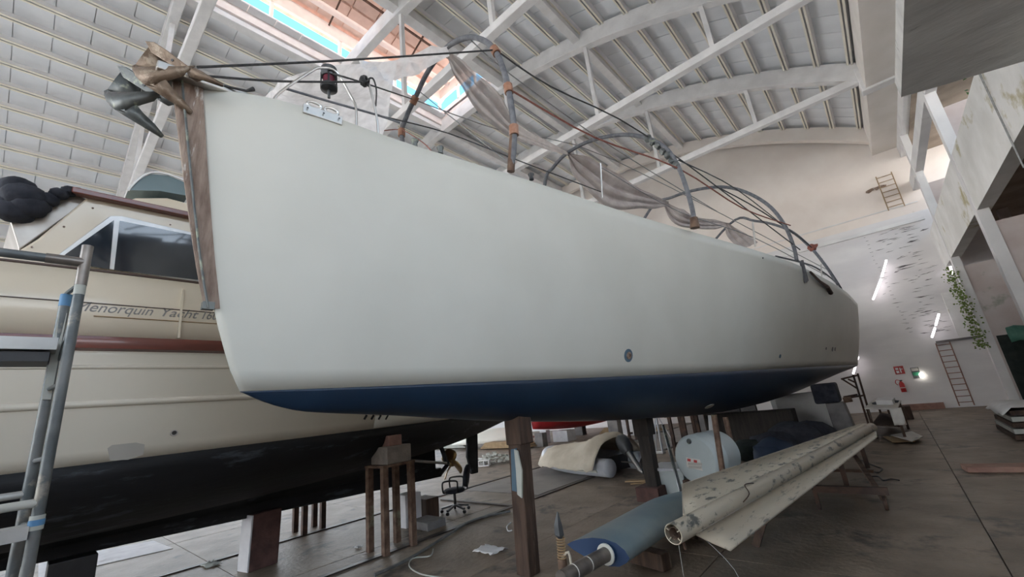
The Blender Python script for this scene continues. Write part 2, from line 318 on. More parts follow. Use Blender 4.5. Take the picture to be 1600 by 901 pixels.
# far wall, with arched gable
def arcz(x): # roof curve
    return -11.77+math.sqrt(max(0, 29.07**2-(x+13.65)**2))
xx = [XL+(XR-XL)*i/40 for i in range(41)]
wf = struct('wall_far', MB().box(XL, XR+3.3, YF, YF+0.35, -0.3, 8.3), M['farwall'])
MB().prism([(XL, YF+0.01, 8.3)]+[(x, YF+0.01, arcz(x)+0.1) for x in xx]+[(XR+3.3, YF+0.01, 12.2), (XR+3.3, YF+0.01, 8.3)], (0, 0.34, 0)).build('gable', M['gable'], wf)
a = at(1200, 377, y=YF); 
MB().box(-20, XR, YF-0.03, YF, 8.72, 8.76).build('cornice', M['white'], wf)
MB().box(-20, XR, YF-0.10, YF, 7.86, 8.02).build('cornice', M['white'], wf)
MB().box(1.6, XR+0.2, YF-0.14, YF, 2.60, 2.68).build('ledge', M['conc'], wf)
MB().box(-0.2, 1.15, YF-0.22, YF, 0, 0.24).build('low_kerb', M['brick'], wf)
# gable arch rib
def arch_rib(y0, y1, up, dn, mb, x0=XL, x1=XR, n=40):
    rows = []
    for i in range(n+1):
        x = x0+(x1-x0)*i/n; t = math.asin((x+13.65)/29.07); c, s = math.cos(t), math.sin(t)
        P = lambda r, y: (-13.65+r*s, y, -11.77+r*c)
        rows.append([P(29.07-dn, y0), P(29.07-up, y0), P(29.07-up, y1), P(29.07-dn, y1)])
    mb.grid(rows, close=True); mb._add(rows[0], [(0, 1, 2, 3)]); mb._add(rows[-1], [(0, 1, 2, 3)])
# cracks, rust patches on the far wall are flaking plaster pieces
rn = random.Random(11)
k = MB()
for i in range(95):
    x = rn.gauss(1.75, 0.5); z = rn.uniform(3.0, 7.8)
    if x > 2.6: x = 2.6-rn.random()*0.7
    w = rn.uniform(0.05, 0.22)*(1.8 if i % 9 == 0 else 1); h = rn.uniform(0.006, 0.014)*(2.2 if i % 9 == 0 else 1); s = rn.uniform(-0.02, 0.03)
    k.prism([(x-w, YF-0.012, z-s), (x-w*0.3, YF-0.012, z+h), (x+w*0.2, YF-0.012, z+h*0.4), (x+w, YF-0.012, z+s), (x+w*0.4, YF-0.012, z-h*0.5), (x-w*0.2, YF-0.012, z-h)], (0, 0.03, 0))
for i in range(26):
    z = 3.2+i*0.19; x = 0.9-0.015*i+rn.uniform(-0.03, 0.03)
    k.box(x, x+rn.uniform(0.05, 0.12), YF-0.012, YF+0.02, z, z+0.012)
o = k.build('flaking_plaster', M['conc'], wf); o['kind'] = 'stuff'
# vertical weathered strip by the corner
o = MB().box(2.3, 2.75, YF-0.03, YF, 2.7, 4.6).build('mossy_strip', M['mold'], wf)

# left wall: piers with tall openings between, sill and lintel
wl = sroot('wall_left')
MB().box(XL-0.4, XL, YB, YF, -0.3, 2.6).build('sill_wall', M['white'], wl)
MB().box(XL-0.4, XL, YB, YF, 8.0, 12.3).build('lintel_wall', M['white'], wl)
arches_y = [24.62-5.70*i for i in range(7)]   # 24.62 .. -9.58
ay = [24.3, 18.6, 12.9, 7.2, 1.5, -4.2, -9.9]
for y in ay+[YB+0.3]: MB().box(XL-0.4, XL+0.25, y-0.3, y+0.3, 0, 12.3).build('pier', M['beam'], wl)
for i, y in enumerate(ay[1:]+[YB+0.3]):
    y2 = ay[i]
    for z in (4.4, 6.2): MB().box(XL-0.2, XL-0.1, y, y2, z-0.04, z+0.04).build('window_bar', M['winframe'], wl)
    for j in (1, 2, 3): MB().box(XL-0.2, XL-0.1, y+(y2-y)*j/4-0.03, y+(y2-y)*j/4+0.03, 2.6, 8).build('window_bar', M['winframe'], wl)
# back wall with wide open gateway
wb = sroot('wall_back')
MB().box(XL-0.4, -22, YB-0.4, YB, -0.3, 12.3).build('wall_panel', M['white'], wb)
MB().box(-2.0, 6.0, YB-0.4, YB, -0.3, 12.3).build('wall_panel', M['white'], wb)
MB().prism([(-22, YB-0.4, 9.5)]+[(x, YB-0.4, arcz(x)+0.1) for x in xx if x < -2]+[(-2, YB-0.4, 9.5)], (0, 0.4, 0)).build('gable_panel', M['white'], wb)

# ---- right wall: concrete frame with fins and annexe behind
wr = sroot('wall_right')
MB().box(2.7, 3.0, YB, YF, 5.58, 7.28).build('spandrel_beam', M['mold'], wr)
MB().box(2.7, 2.95, YB, YF, 9.25, 9.75).build('tie_band', M['white'], wr)
MB().box(2.74, 3.1, YB, YF, 10.95, 12.4).build('wall_plate', M['white'], wr)
MB().box(1.87, 2.80, YB, YF, 11.5, 12.6).build('gutter_beam', M['soffit'], wr)
for y in (22.6, 16.0, 9.4, 2.8, -3.8, -10.4):
    MB().box(2.68, 2.92, y-0.05, y+0.25, 0, 11.0).build('column', M['white'], wr)
    MB().box(2.9, 5.6, y+0.02, y+0.2, 0, 5.2).build('cross_wall', M['pinkfin'], wr)
    MB().box(2.9, 5.6, y+0.02, y+0.2, 7.25, 8.7).build('cross_wall', M['pinkfin'], wr)
    MB().box(4.3, 4.55, y+0.0, y+0.3, 5.2, 10.9).build('inner_column', M['pinkfin'], wr)
MB().box(2.95, 5.9, YB, YF, 6.95, 7.15).build('annexe_slab', M['shadeplaster'], wr)
MB().box(2.95, 5.9, YB, YF, 10.9, 11.1).build('annexe_roof', M['shadeplaster'], wr)
MB().box(5.6, 5.9, YB, YF, -0.3, 5.0).build('outer_wall', M['pinkfin'], wr); MB().box(5.6, 5.9, 9.0, YF, 5.0, 7.0).build('outer_wall', M['shadeplaster'], wr)  # dark infill added to darken the annexe; gap left near camera lights the hull
MB().box(5.6, 5.9, YB, YF, 7.0, 8.6).build('outer_wall', M['pinkfin'], wr)
for y in (19.5, 12.6, 6.0): MB().box(5.6, 5.9, y-1.1, y+1.1, 5.5, 11).build('outer_wall', M['shadeplaster'], wr)
# moss down the corner
k = MB(); rn = random.Random(5)
for i in range(520):
    t = rn.random(); z = 5.2-t*3.1; x = 2.5+rn.gauss(0, 0.09)+0.06*t; k.blob((x, 22.45+rn.uniform(-0.3, 0.2), z), (rn.uniform(0.012, 0.04),)*3, i, 0.3, 1)
o = k.build('moss_growth', M['moss'], wr); o['kind'] = 'stuff'
# cable down the mouldy spandrel
MB().tube([at(1528, 110, x=2.66), at(1560, 178, x=2.66), at(1600, 262, x=2.66)], 0.014, 6).build('conduit', M['greyrope'], wr)

# overhanging bare concrete slab above, close on the right
zs = 5.95
p = [at(1408, 152, z=zs), at(1606, 94, z=zs)]; d = (p[1]-p[0]); q1 = p[0]+d*(2.68-p[0].x)/d.x
oh = sroot('trim_1')
MB().prism([p[0], (2.68, q1.y, zs), (2.68, -6, zs), (p[0].x, -6, zs)], (0, 0, 0.28)).build('overhead_slab', M['slab'], oh)

# ---------------------------------------------------------------- ceiling: purlins, tiles, shell
ce = sroot('ceiling')
R0 = 29.07; CXR, CZR = -13.65, -11.77
TH = math.asin(16.35/R0); NP = 33; dth = 2*TH/NP
LX0, LX1, LY0, LY1 = -14.6, -10.5, -9.9, 12.75     # lantern opening
def Pr(t, r, y): return (CXR+r*math.sin(t), y, CZR+r*math.cos(t))
def in_lantern(t, y): x = CXR+R0*math.sin(t); return LX0 < x < LX1 and LY0 < y < LY1
# outer shell, segment by segment round the lantern
k = MB(); k2 = MB()
n = 66
for i in range(n):
    t0 = -TH+2*TH*i/n; t1 = t0+2*TH/n
    xm = CXR+R0*math.sin((t0+t1)/2)
    spans = [(YB-0.4, YF+0.3)] if not (LX0 < xm < LX1) else [(YB-0.4, LY0), (LY1, YF+0.3)]
    for a0, a1 in spans:
        k2.hexa([Pr(t0, R0+0.13, a0), Pr(t1, R0+0.13, a0), Pr(t1, R0+0.13, a1), Pr(t0, R0+0.13, a1), Pr(t0, R0+0.2, a0), Pr(t1, R0+0.2, a0), Pr(t1, R0+0.2, a1), Pr(t0, R0+0.2, a1)])
        k.hexa([Pr(t0, R0+0.06, a0), Pr(t1, R0+0.06, a0), Pr(t1, R0+0.06, a1), Pr(t0, R0+0.06, a1), Pr(t0, R0+0.12, a0), Pr(t1, R0+0.12, a0), Pr(t1, R0+0.12, a1), Pr(t0, R0+0.12, a1)])
k.build('roof_shell', M['tile'], ce); k2.build('roof_covering', M['terra'], ce)
bays = [(ay[i+1], ay[i]) for i in range(6)]+[(YB, ay[6])]
# purlins: twin ribs per line and bay
k = MB(); k.mi = 1; k.box(-0.085, -0.035, -0.5, 0.5, -0.19, 0.02); k.box(0.035, 0.085, -0.5, 0.5, -0.19, 0.02); k.box(-0.035, 0.035, -0.5, 0.5, -0.05, 0.02)
k.mi = 0; k.box(-0.095, -0.03, -0.5, 0.5, -0.215, -0.19); k.box(0.03, 0.095, -0.5, 0.5, -0.215, -0.19)
pm = k.mesh('purlin', [M['purlin'], M['beam']])
for i in range(NP+1):
    t = -TH+dth*i
    for (y0, y1) in bays:
        ym = (y0+y1)/2; x = CXR+R0*math.sin(t)
        if LX0+0.1 < x < LX1-0.1 and y0 < LY1-1 and y1 > LY0: continue
        o = bpy.data.objects.new('purlin', pm); C.objects.link(o); o.parent = ce
        o.location = Pr(t, R0, ym); o.rotation_euler = (0, t, 0); o.scale = (1, y1-y0, 1)
# tiles between the purlins: slightly cambered clay boards, painted
tm = MB(); w = R0*dth/2-0.08
tm.hexa([(-w, -0.463, 0.0), (w, -0.463, 0.0), (w, 0.463, 0.0), (-w, 0.463, 0.0), (-w, -0.463, 0.04), (w, -0.463, 0.04), (w, 0.463, 0.04), (-w, 0.463, 0.04)])
tmesh = tm.mesh('ceiling_tile', M['tile'])
rn = random.Random(9); rest = MB(); cand = []
for i in range(NP):
    t = -TH+dth*(i+0.5)
    for (y0, y1) in bays:
        nt = 6
        for j in range(nt):
            y = y0+(y1-y0)*(j+0.5)/nt
            if in_lantern(t, y): continue
            cand.append((t, y))
def vis(c):
    p = Pr(c[0], R0, c[1]); px, py = pix(p); q = (Vector(p)-CAM); dep = -q.dot(BK)
    return dep if dep > 1 and 850 < px < 1380 and -30 < py < 260 else 999
cand.sort(key=vis)
for idx, (t, y) in enumerate(cand):
    dz = rn.uniform(-0.01, 0.01); rx = rn.uniform(-0.008, 0.008)
    if idx < 300 and vis((t, y)) < 900:
        o = bpy.data.objects.new('ceiling_tile', tmesh); C.objects.link(o); o.parent = ce
        o.location = Pr(t, R0+0.005+dz, y); o.rotation_euler = (rx, t, 0)
    else:
        m4 = Matrix.Translation(Pr(t, R0+0.005+dz, y)) @ Matrix.Rotation(t, 4, 'Y') @ Matrix.Rotation(rx, 4, 'X')
        rest._add([m4 @ Vector(v) for v in tm.v], tm.f)
o = rest.build('ceiling_tiles', M['tile'], ce); o['kind'] = 'stuff'

# lantern over the ridge
la = sroot('trim_2')
zr0 = 16.95
def lwall(z0, z1, m, nm, th=0.15):
    MB().box(LX0-th, LX0, LY0, LY1+th, z0, z1).build(nm, m, la); MB().box(LX1, LX1+th, LY0, LY1+th, z0, z1).build(nm, m, la)
    MB().box(LX0, LX1, LY1, LY1+th, z0, z1).build(nm, m, la)
    MB().box(LX0, LX1, LY0-th, LY0, z0, z1).build(nm, m, la)
lwall(16.9, 17.75, M['skyframe'], 'lantern_kerb')
lwall(18.55, 19.15, M['skyframe'], 'lantern_lintel')
for j in range(9):
    y = LY0+(LY1-LY0)*j/8
    for x in (LX0-0.1, LX1+0.1): MB().box(x-0.06, x+0.06, y-0.06, y+0.06, 17.7, 18.6).build('lantern_post', M['skyframe'], la)
for x in (-13.2, -11.9): MB().box(x-0.05, x+0.05, LY1, LY1+0.1, 17.7, 18.6).build('lantern_post', M['skyframe'], la)
MB().prism([(LX0-0.8, LY0-0.5, 19.1), (-12.55, LY0-0.5, 20.1), (LX1+0.8, LY0-0.5, 19.1), (LX1+0.8, LY0-0.5, 19.25), (-12.55, LY0-0.5, 20.3), (LX0-0.8, LY0-0.5, 19.25)], (0, LY1-LY0+1.2, 0)).build('lantern_roof', M['terra'], la)
# clay boards under the lantern roof
for sgn in (-1, 1):
    for j in range(20):
        for i in range(2):
            y = LY0+(LY1-LY0)*(j+0.5)/20; x = -12.55+sgn*(0.55+i*1.02)
            z = 20.1-abs(x+12.55)/2.85*1.0-0.04
            o = bpy.data.objects.get('lm') or None
            k = MB(); k.box(-0.49, 0.49, -0.54, 0.54, -0.03, 0.0)
            if j == 0 and i == 0 and sgn == -1: lmesh = k.mesh('clay_board', M['terra_in'])
            o = bpy.data.objects.new('clay_board', lmesh); C.objects.link(o); o.parent = la
            o.location = (x, y, z); o.rotation_euler = (0, sgn*math.atan(1/2.85), 0)
for j in range(12):
    y = LY0+1+(LY1-LY0-1.5)*j/11
    MB().bar((LX0+0.1, y, 18.9), (-12.6, y, 19.8), 0.05, 0.09).build('iron_rafter', M['iron'], la)
    MB().bar((LX1-0.1, y, 18.9), (-12.5, y, 19.8), 0.05, 0.09).build('iron_rafter', M['iron'], la)
for x in (-12.4, -12.7): MB().box(x-0.04, x+0.04, LY0, LY1, 19.3, 19.38).build('iron_rail', M['iron'], la)
for x in (LX0+0.7, LX1-0.8): MB().box(x-0.12, x+0.12, LY0, LY1, 19.0, 19.15).build('lantern_beam', M['skyframe'], la)

# arches with ties and hangers
zt = 12.0
for i, y in enumerate(ay):
    tr = sroot('trim_%d' % (i+3))
    k = MB(); arch_rib(y-0.16, y+0.16, 0.12, 0.80, k); k.build('arch_beam', M['beam'] if i else M['gable'], tr, bevel=0.02)
    if i > 0:
        MB().box(XL, XR-0.1, y-0.13, y+0.13, zt-0.14, zt+0.14).build('tie_beam', M['beam'], tr, bevel=0.02)
        for x in (-25.5, -20.8, -16.0, -10.1, -5.8, -1.6):
            MB().box(x-0.07, x+0.07, y-0.07, y+0.07, zt, arcz(x)-0.7).build('hanger', M['beam'], tr)
        MB().box(XR-0.95, XR+0.02, y-0.2, y+0.2, zt-0.58, zt+0.45).build('bearing', M['beam'], tr, bevel=0.02)
        MB().box(XL, XL+0.7, y-0.2, y+0.2, zt-0.5, zt+0.5).build('bearing', M['beam'], tr, bevel=0.02)
# longitudinal ceiling stiffeners either side of the lantern
tr = sroot('trim_10')
for x in (LX0-0.28, LX1+0.28):
    MB().box(x-0.18, x+0.18, YB, YF, arcz(x)-0.62, arcz(x)-0.12).build('longitudinal_beam', M['beam'], tr)
MB().box(-6.2, -5.9, YB, YF, arcz(-6)-0.5, arcz(-6)-0.1).build('longitudinal_beam', M['beam'], tr)

# ================================================================ SAILING YACHT
sy = thing('sailing_yacht', 'big grey-white sailing yacht hull with navy blue bottom propped on timber posts', 'sailing yacht', (-3.8, 9, 0))
def xc(y): return -3.95+0.025*y
SH = [(0, 0.0), (0.65, 0.31), (1.9, 0.50), (3.2, 0.80), (5.8, 1.33), (9.4, 2.14), (11.9, 2.57), (16.8, 2.98), (19.9, 3.06)]
SZ = [(0.5, 4.93), (1.3, 4.90), (2.5, 4.87), (3.8, 4.82), (6.4, 4.71), (10, 4.60), (12.5, 4.54), (17.5, 4.42), (20.5, 4.28)]
WH = [(0, 0), (1.15, 0.24), (1.9, 0.38), (3.8, 0.64), (7.0, 1.16), (10, 1.58), (14, 2.1), (19, 2.48)]
WZ = [(1.0, 2.25), (2.3, 2.22), (4.9, 2.18), (8.1, 2.135), (11, 2.115), (20.5, 2.05)]
BZ = [(1.35, 2.13), (1.6, 2.06), (2.5, 1.95), (4.0, 1.75), (6, 1.56), (8, 1.42), (11, 1.25), (14, 1.25), (17, 1.45), (20.5, 1.80)]
STEM = [(2.13, 1.35), (2.16, 1.22), (2.25, 1.10), (2.52, 0.99), (2.95, 0.87), (3.6, 0.76), (4.93, 0.58)]
def hullpt(u, v, side=1):
    # v: 0 sheer .. 0.6 waterline .. 1 keel
    if v <= 0.6: s = v/0.6; z0 = 4.93+(2.25-4.93)*s
    else: s = (v-0.6)/0.4; z0 = 2.25+(2.13-2.25)*s
    y0 = interp(STEM, z0) if v <= 0.6 else interp([(0, 1.10), (0.5, 1.22), (1, 1.35)], s)
    uu = u**1.35
    y = y0+(20.5-y0)*uu
    d = y-y0
    hs, hw = interp(SH, d), interp(WH, d); zsh, zw, zb = interp(SZ, y), interp(WZ, y), interp(BZ, y)
    zw = min(zw, 2.25)
    if v <= 0.6:
        h = hs+(hw-hs)*s+0.05*math.sin(math.pi*s)*min(1, d); z = zsh+(zw-zsh)*s
    else:
        a = s*math.pi/2; h = hw*math.cos(a)**0.9 if s < 1 else 0; z = zw-(zw-zb)*math.sin(a)**1.1
        if u == 0: h = 0; z = z0
    return Vector((xc(y)+side*h, y, z))
NU = 70
vt = [i/16*0.6 for i in range(17)]; vb = [0.6+i/12*0.4 for i in range(13)]
for side in (1, -1):
    MB().grid([[hullpt(i/NU, v, side) for v in vt] for i in range(NU+1)]).build('topside', M['hull'], sy, smooth='all', solid=0.02)
    MB().grid([[hullpt(i/NU, v, side) for v in vb] for i in range(NU+1)]).build('bottom', M['anti'], sy, smooth='all', solid=0.02)
ring = [hullpt(1, v, 1) for v in vt+vb[1:]]+[hullpt(1, v, -1) for v in (vt+vb[1:])[::-1][1:]]
MB()._add(ring, [tuple(range(len(ring)))]).build('transom', M['hull'], sy, solid=0.03)
dk = []
for i in range(NU+1):
    p, s_ = hullpt(i/NU, 0, 1), hullpt(i/NU, 0, -1); dk.append([p-Vector((0.01, 0, 0.03)), (p+s_)/2+Vector((0, 0, 0.02)), s_-Vector((-0.01, 0, 0.03))])
MB().grid(dk).build('deck', M['deck'], sy)
def sheer(y, side=1, dz=0.0, inset=0.0):
    d = y-0.58; return Vector((xc(y)+side*(interp(SH, d)-inset), y, interp(SZ, y)+dz))
for side in (1, -1):
    MB().tube([sheer(0.65+19.7*i/40, side, 0.01, 0.03) for i in range(41)], 0.016, 6).build('toe_rail', M['hull'], sy, smooth=True)
# transom-side coachroof, low, hidden from below
MB().hexa([(-4.5, 9, 4.6), (-3.0, 9, 4.6), (-2.6, 14, 4.55), (-4.6, 14, 4.55), (-4.3, 9.6, 4.85), (-3.2, 9.6, 4.85), (-2.9, 14, 4.8), (-4.3, 14, 4.8)]).build('coachroof', M['deck'], sy, bevel=0.05)
# stem guard
rows = []
for i in range(13):
    t = i/12; z = 4.96-2.05*t; y = interp(STEM, z)-0.01; w = 0.062*(1-t)+0.022*t; dpt = 0.16*(1-t)+0.06*t
    rows.append([(xc(y)-w, y+0.05, z), (xc(y)-w*0.9, y-dpt*0.6, z), (xc(y)-w*0.3, y-dpt, z), (xc(y)+w*0.3, y-dpt, z), (xc(y)+w*0.9, y-dpt*0.6, z), (xc(y)+w, y+0.05, z)])
sg = MB().grid(rows, close=True)._add(rows[0], [tuple(range(6))])._add(rows[-1], [tuple(range(6))]).build('stem_guard', M['stem'], sy, smooth=True)
k = MB(); k.tube([Vector(r[4])+Vector((0.01, -0.005, 0)) for r in rows], 0.010, 6); k.build('edge_strip', M['galv'], sg)
MB().box(-3.96, -3.90, 0.79, 0.87, 2.90, 2.96).build('end_fitting', M['galv'], sg)
# hull fittings
def on_side(px, py, off=0.0):
    # point of the port topside under a pixel, found by marching
    d = ray(px, py); best = None
    for i in range(0, 401):
        for v in vt+vb:
            pass
        break
    lo = None
    for i in range(NU+1):
        for v in vt+vb:
            p = hullpt(i/NU, v, 1); x, y = pix(p); e = (x-px)**2+(y-py)**2
            if best is None or e < best[0]: best = (e, i/NU, v)
    u, v = best[1], best[2]; du, dv = 1/NU, 0.03
    for _ in range(30):
        for a_, b_ in ((du, 0), (-du, 0), (0, dv), (0, -dv)):
            uu, vv = min(1, max(0, u+a_)), min(1, max(0, v+b_)); p = hullpt(uu, vv, 1); x, y = pix(p); e = (x-px)**2+(y-py)**2
            if e < best[0]: best = (e, uu, vv)
        u, v = best[1], best[2]; du *= 0.75; dv *= 0.75
    p = hullpt(u, v, 1); a_ = hullpt(min(1, u+0.01), v, 1)-hullpt(max(0, u-0.01), v, 1); b_ = hullpt(u, min(1, v+0.02), 1)-hullpt(u, max(0, v-0.02), 1)
    nrm = a_.cross(b_).normalized()
    if nrm.x < 0: nrm = -nrm
    return p+nrm*off, nrm, a_.normalized()
def disc(px, py, r, m, nm, th=0.012, hole=True, asp=1.0):
    p, nn, t_ = on_side(px, py, 0.008); k = MB(); b_ = nn.cross(t_).normalized()
    pts = [p+t_*math.cos(a*math.pi/8)*r*asp+b_*math.sin(a*math.pi/8)*r for a in range(16)]
    k.prism(pts, nn*th); o = k.build(nm, m, sy)
    return p, nn
p, nn = disc(981, 555, 0.10, M['bluewhite'], 'primed_patch', 0.006)
MB().lathe([(0.0, 0.01), (0.055, 0.012), (0.055, 0.022), (0.03, 0.024), (0.026, 0.01), (0.0, 0.006)], p, nn, 16).build('through_hull_fitting', M['stem'], sy)
disc(1218, 556, 0.045, M['bluewhite'], 'through_hull_fitting'); disc(1300, 545, 0.07, M['engine'], 'through_hull_fitting'); disc(1304, 545, 0.06, M['engine'], 'through_hull_fitting')
disc(1290, 544, 0.04, M['engine'], 'through_hull_fitting'); disc(1191, 403, 0.02, M['engine'], 'through_hull_fitting')
disc(1108, 634, 0.09, M['oldpaint'], 'pale_scrape', 0.004, asp=1.6)
# propped flag of gelcoat and boarding bracket near the stern
for (x0, y0, x1, y1, w_) in ((1254, 412, 1257, 440, 0.16),):
    p, nn, t_ = on_side(x0, y0, 0.04); q, _, _ = on_side(x1, y1, 0.05)
    MB().bar(p+Vector((0, 0, 0.15)), q, w_, 0.05, nn).build('hanging_bracket', M['foam'], sy)
p, nn, t_ = on_side(1262, 425, 0.06); q, _, _ = on_side(1288, 448, 0.07); r_, _, _ = on_side(1293, 458, 0.08)
MB().tube([p, (p+q)/2-Vector((0, 0, 0.05)), q, r_], [0.03, 0.035, 0.05, 0.06], 7).build('hanging_fender_line', M['iron'], sy)

# ---- chock on the bow rail
ch = thing('fairlead_chock', 'polished metal fairlead chock with two slots bolted on the bow edge', 'fairlead', (-3.62, 1.5, 4.86))
bpy.context.view_layer.update()
def chb(o): o.parent = ch; o.matrix_parent_inverse = ch.matrix_world.inverted(); return o
A = sheer(1.36, 1, -0.02); B = sheer(1.72, 1, -0.02); dd = (B-A).normalized(); out = Vector((dd.y, -dd.x, 0)).normalized()
k = MB(); k.bar(A+out*0.0, B+out*0.0, 0.05, 0.10); chb(k.build('base_plate', M['steel'], None, bevel=0.005))
for f_ in (0.28, 0.72):
    c_ = A.lerp(B, f_)+Vector((0, 0, 0.085))
    k = MB(); k.tube([c_+dd*(0.065*math.cos(a*math.pi/10))+Vector((0, 0, 0.035*math.sin(a*math.pi/10))) for a in range(21)], 0.014, 8, caps=False); chb(k.build('slot_ring', M['steel'], None, smooth=True))
for f_ in (0.1, 0.5, 0.9):
    c_ = A.lerp(B, f_)+out*0.04; k = MB(); k.lathe([(0, 0.0), (0.009, 0.0), (0.009, 0.006), (0, 0.007)], c_, out, 8); chb(k.build('bolt', M['engine'], None))

# ---- anchors
def anchor(nm, label, m, off, sc, seed):
    """claw anchor: a spoon-shaped fluke with two pointed horns, a cheek plate and a flat shank"""
    O = at(270, 118, x=-3.93)+off
    px = O.copy(); dep = 3.55/650*sc
    def Q(x, y, d): return O+RX*((x-270)*dep)+UP*((118-y)*dep)+BK*d
    r = thing(nm, label, 'anchor', O)
    bpy.context.view_layer.update()
    def ch_(o): o.parent = r; o.matrix_parent_inverse = r.matrix_world.inverted(); return o
    # fluke: outer rim row -> lower keel row, bulging towards us
    rim = [(215, 104, .02), (228, 113, .08), (245, 116, .11), (262, 117, .12), (280, 116, .12), (297, 114, .10), (312, 108, .05)]
    mid = [(220, 112, .08), (234, 124, .14), (249, 129, .17), (263, 131, .18), (276, 131, .17), (290, 127, .14), (306, 118, .08)]
    low = [(223, 118, .09), (234, 131, .13), (244, 140, .16), (254, 148, .17), (266, 150, .16), (277, 139, .13), (298, 126, .08)]
    k = MB(); k.grid([[Q(*p) for p in row] for row in (rim, mid, low)])
    ch_(k.build('fluke', m, None, smooth='all', solid=0.016))
    # long horn
    k = MB()
    k.grid([[Q(236, 131, .12), Q(249, 143, .16), Q(264, 147, .17), Q(279, 137, .13)], [Q(254, 146, .10), Q(263, 153, .14), Q(275, 153, .14), Q(285, 148, .10)],
            [Q(277, 163, .06), Q(282, 166, .09), Q(289, 165, .09), Q(294, 161, .05)], [Q(300, 178, .02), Q(302, 180, .03), Q(303, 180, .03), Q(304, 177, .02)]])
    ch_(k.build('horn', m, None, smooth='all', solid=0.02))
    # far cheek plate and inner back
    k = MB(); k.grid([[Q(232, 67, -.02), Q(242, 72, -.06), Q(252, 80, -.09)], [Q(222, 86, .0), Q(236, 92, -.05), Q(250, 100, -.08)], [Q(214, 104, .02), Q(230, 112, -.02), Q(248, 116, -.05)]])
    ch_(k.build('cheek', m, None, smooth='all', solid=0.016))
    k = MB(); k.grid([[Q(252, 80, -.09), Q(275, 96, -.08), Q(300, 110, -.03)], [Q(250, 98, -.10), Q(274, 108, -.09), Q(298, 114, -.02)], [Q(248, 116, -.05), Q(272, 118, -.02), Q(297, 115, .06)]])
    ch_(k.build('inner_back', m, None, smooth='all', solid=0.014))
    # shank
    k = MB(); k.prism([Q(230, 66, .03), Q(245, 68, .03), Q(262, 79, .03), Q(286, 97, .03), Q(312, 116, .03), Q(316, 124, .03), Q(306, 127, .03), Q(285, 113, .03), (Q(262, 98, .03)), Q(240, 84, .03)], -BK*0.05)
    sh = ch_(k.build('shank', m, None, bevel=0.006))
    k = MB(); k.lathe([(0, 0), (0.012, 0), (0.012, 0.004), (0, 0.004)], Q(274, 97, .031), BK, 10)
    o = k.build('shank_hole', M['black'], None); o.parent = r; o.matrix_parent_inverse = r.matrix_world.inverted()
    # second horn
    k = MB(); k.grid([[Q(303, 108, .04), Q(310, 116, .08), Q(306, 126, .06)], [Q(320, 116, .03), Q(322, 122, .06), Q(318, 128, .05)], [Q(350, 133, .0), Q(351, 135, .01), Q(349, 136, .0)]])
    ch_(k.build('horn', m, None, smooth='all', solid=0.02))
    return r
anchor('anchor', 'rusty brown claw anchor on top of the bow, in front', M['rustanchor'], Vector((0, 0, 0)), 1.0, 1)
anchor('anchor', 'dark grey galvanised claw anchor hanging lower left of the brown one', M['galv'], Vector((-0.30, -0.13, -0.13)), 1.0, 2)
rl = MB(); rl.hexa([(-4.12, 0.30, 4.86), (-3.80, 0.30, 4.86), (-3.80, 1.0, 4.93), (-4.12, 1.0, 4.93), (-4.12, 0.30, 4.94), (-3.80, 0.30, 4.94), (-3.80, 1.0, 4.99), (-4.12, 1.0, 4.99)])
rl.build('anchor_roller', M['steel'], sy, bevel=0.01)

# ---- pulpit, bow rail and furling drum
pu = sy
k = MB(); k.tube([at(428, 165, x=-3.75), at(430, 152, x=-3.75), at(450, 135, x=-3.72), at(485, 112, x=-3.70), at(500, 106, x=-3.70), at(525, 112, x=-3.70), at(548, 150, x=-3.65), at(556, 168, x=-3.62), at(557, 200, x=-3.62)], 0.0135, 8, smooth=5)
k.build('bow_pulpit', M['steel'], sy, smooth=True)
k = MB(); k.tube([at(577, 133, x=-3.6), at(588, 180, x=-3.58), at(591, 210, x=-3.58)], 0.0135, 8, smooth=4); k.build('pulpit_stanchion', M['steel'], sy, smooth=True)
k = MB(); k.tube([at(445, 138, x=-3.75), at(520, 160, x=-3.7), at(591, 180, x=-3.58), at(625, 192, x=-3.5)], 0.0125, 8, smooth=3); k.build('pulpit_rail', M['foam'], sy, smooth=True)
fd = thing('furling_drum', 'black furling drum with a maroon band above the bow pulpit', 'furling drum', at(513, 140, x=-3.80))
bpy.context.view_layer.update()
D0 = at(514, 141, x=-3.80); D1 = at(514, 107, x=-3.80); ax = (D1-D0).normalized(); Ld = (D1-D0).length
def chf(o): o.parent = fd; o.matrix_parent_inverse = fd.matrix_world.inverted(); return o
k = MB(); k.lathe([(0, 0), (0.075, 0.0), (0.088, 0.01), (0.09, 0.05), (0.075, 0.075), (0.05, 0.08), (0, 0.08)], D0, ax, 24); chf(k.build('lower_flange', M['black'], None, smooth=True))
k = MB(); k.lathe([(0, 0.07), (0.062, 0.07), (0.062, 0.17), (0, 0.17)], D0, ax, 24); chf(k.build('spool', M['maroon'], None, smooth=True))
k = MB(); k.lathe([(0, 0.165), (0.078, 0.165), (0.084, 0.19), (0.084, Ld-0.01), (0.070, Ld), (0, Ld)], D0, ax, 24); chf(k.build('upper_flange', M['engine'], None, smooth=True))
for a in range(5):
    an = a*2*math.pi/5; u_ = ax.orthogonal().normalized(); w_ = ax.cross(u_); c_ = u_*math.cos(an)*0.083+w_*math.sin(an)*0.083
    chf(MB().bar(D0+c_+ax*0.03, D0+c_+ax*0.2, 0.018, 0.01, c_).build('cage_bar', M['black'], None))
chf(MB().tube([D0-ax*0.10, D0], 0.016, 8).build('toggle', M['engine'], None))
kn = thing('rope_coil', 'bundle of knotted black rope tied to the pulpit stanchion', 'rope', at(570, 130, x=-3.6))
bpy.context.view_layer.update()
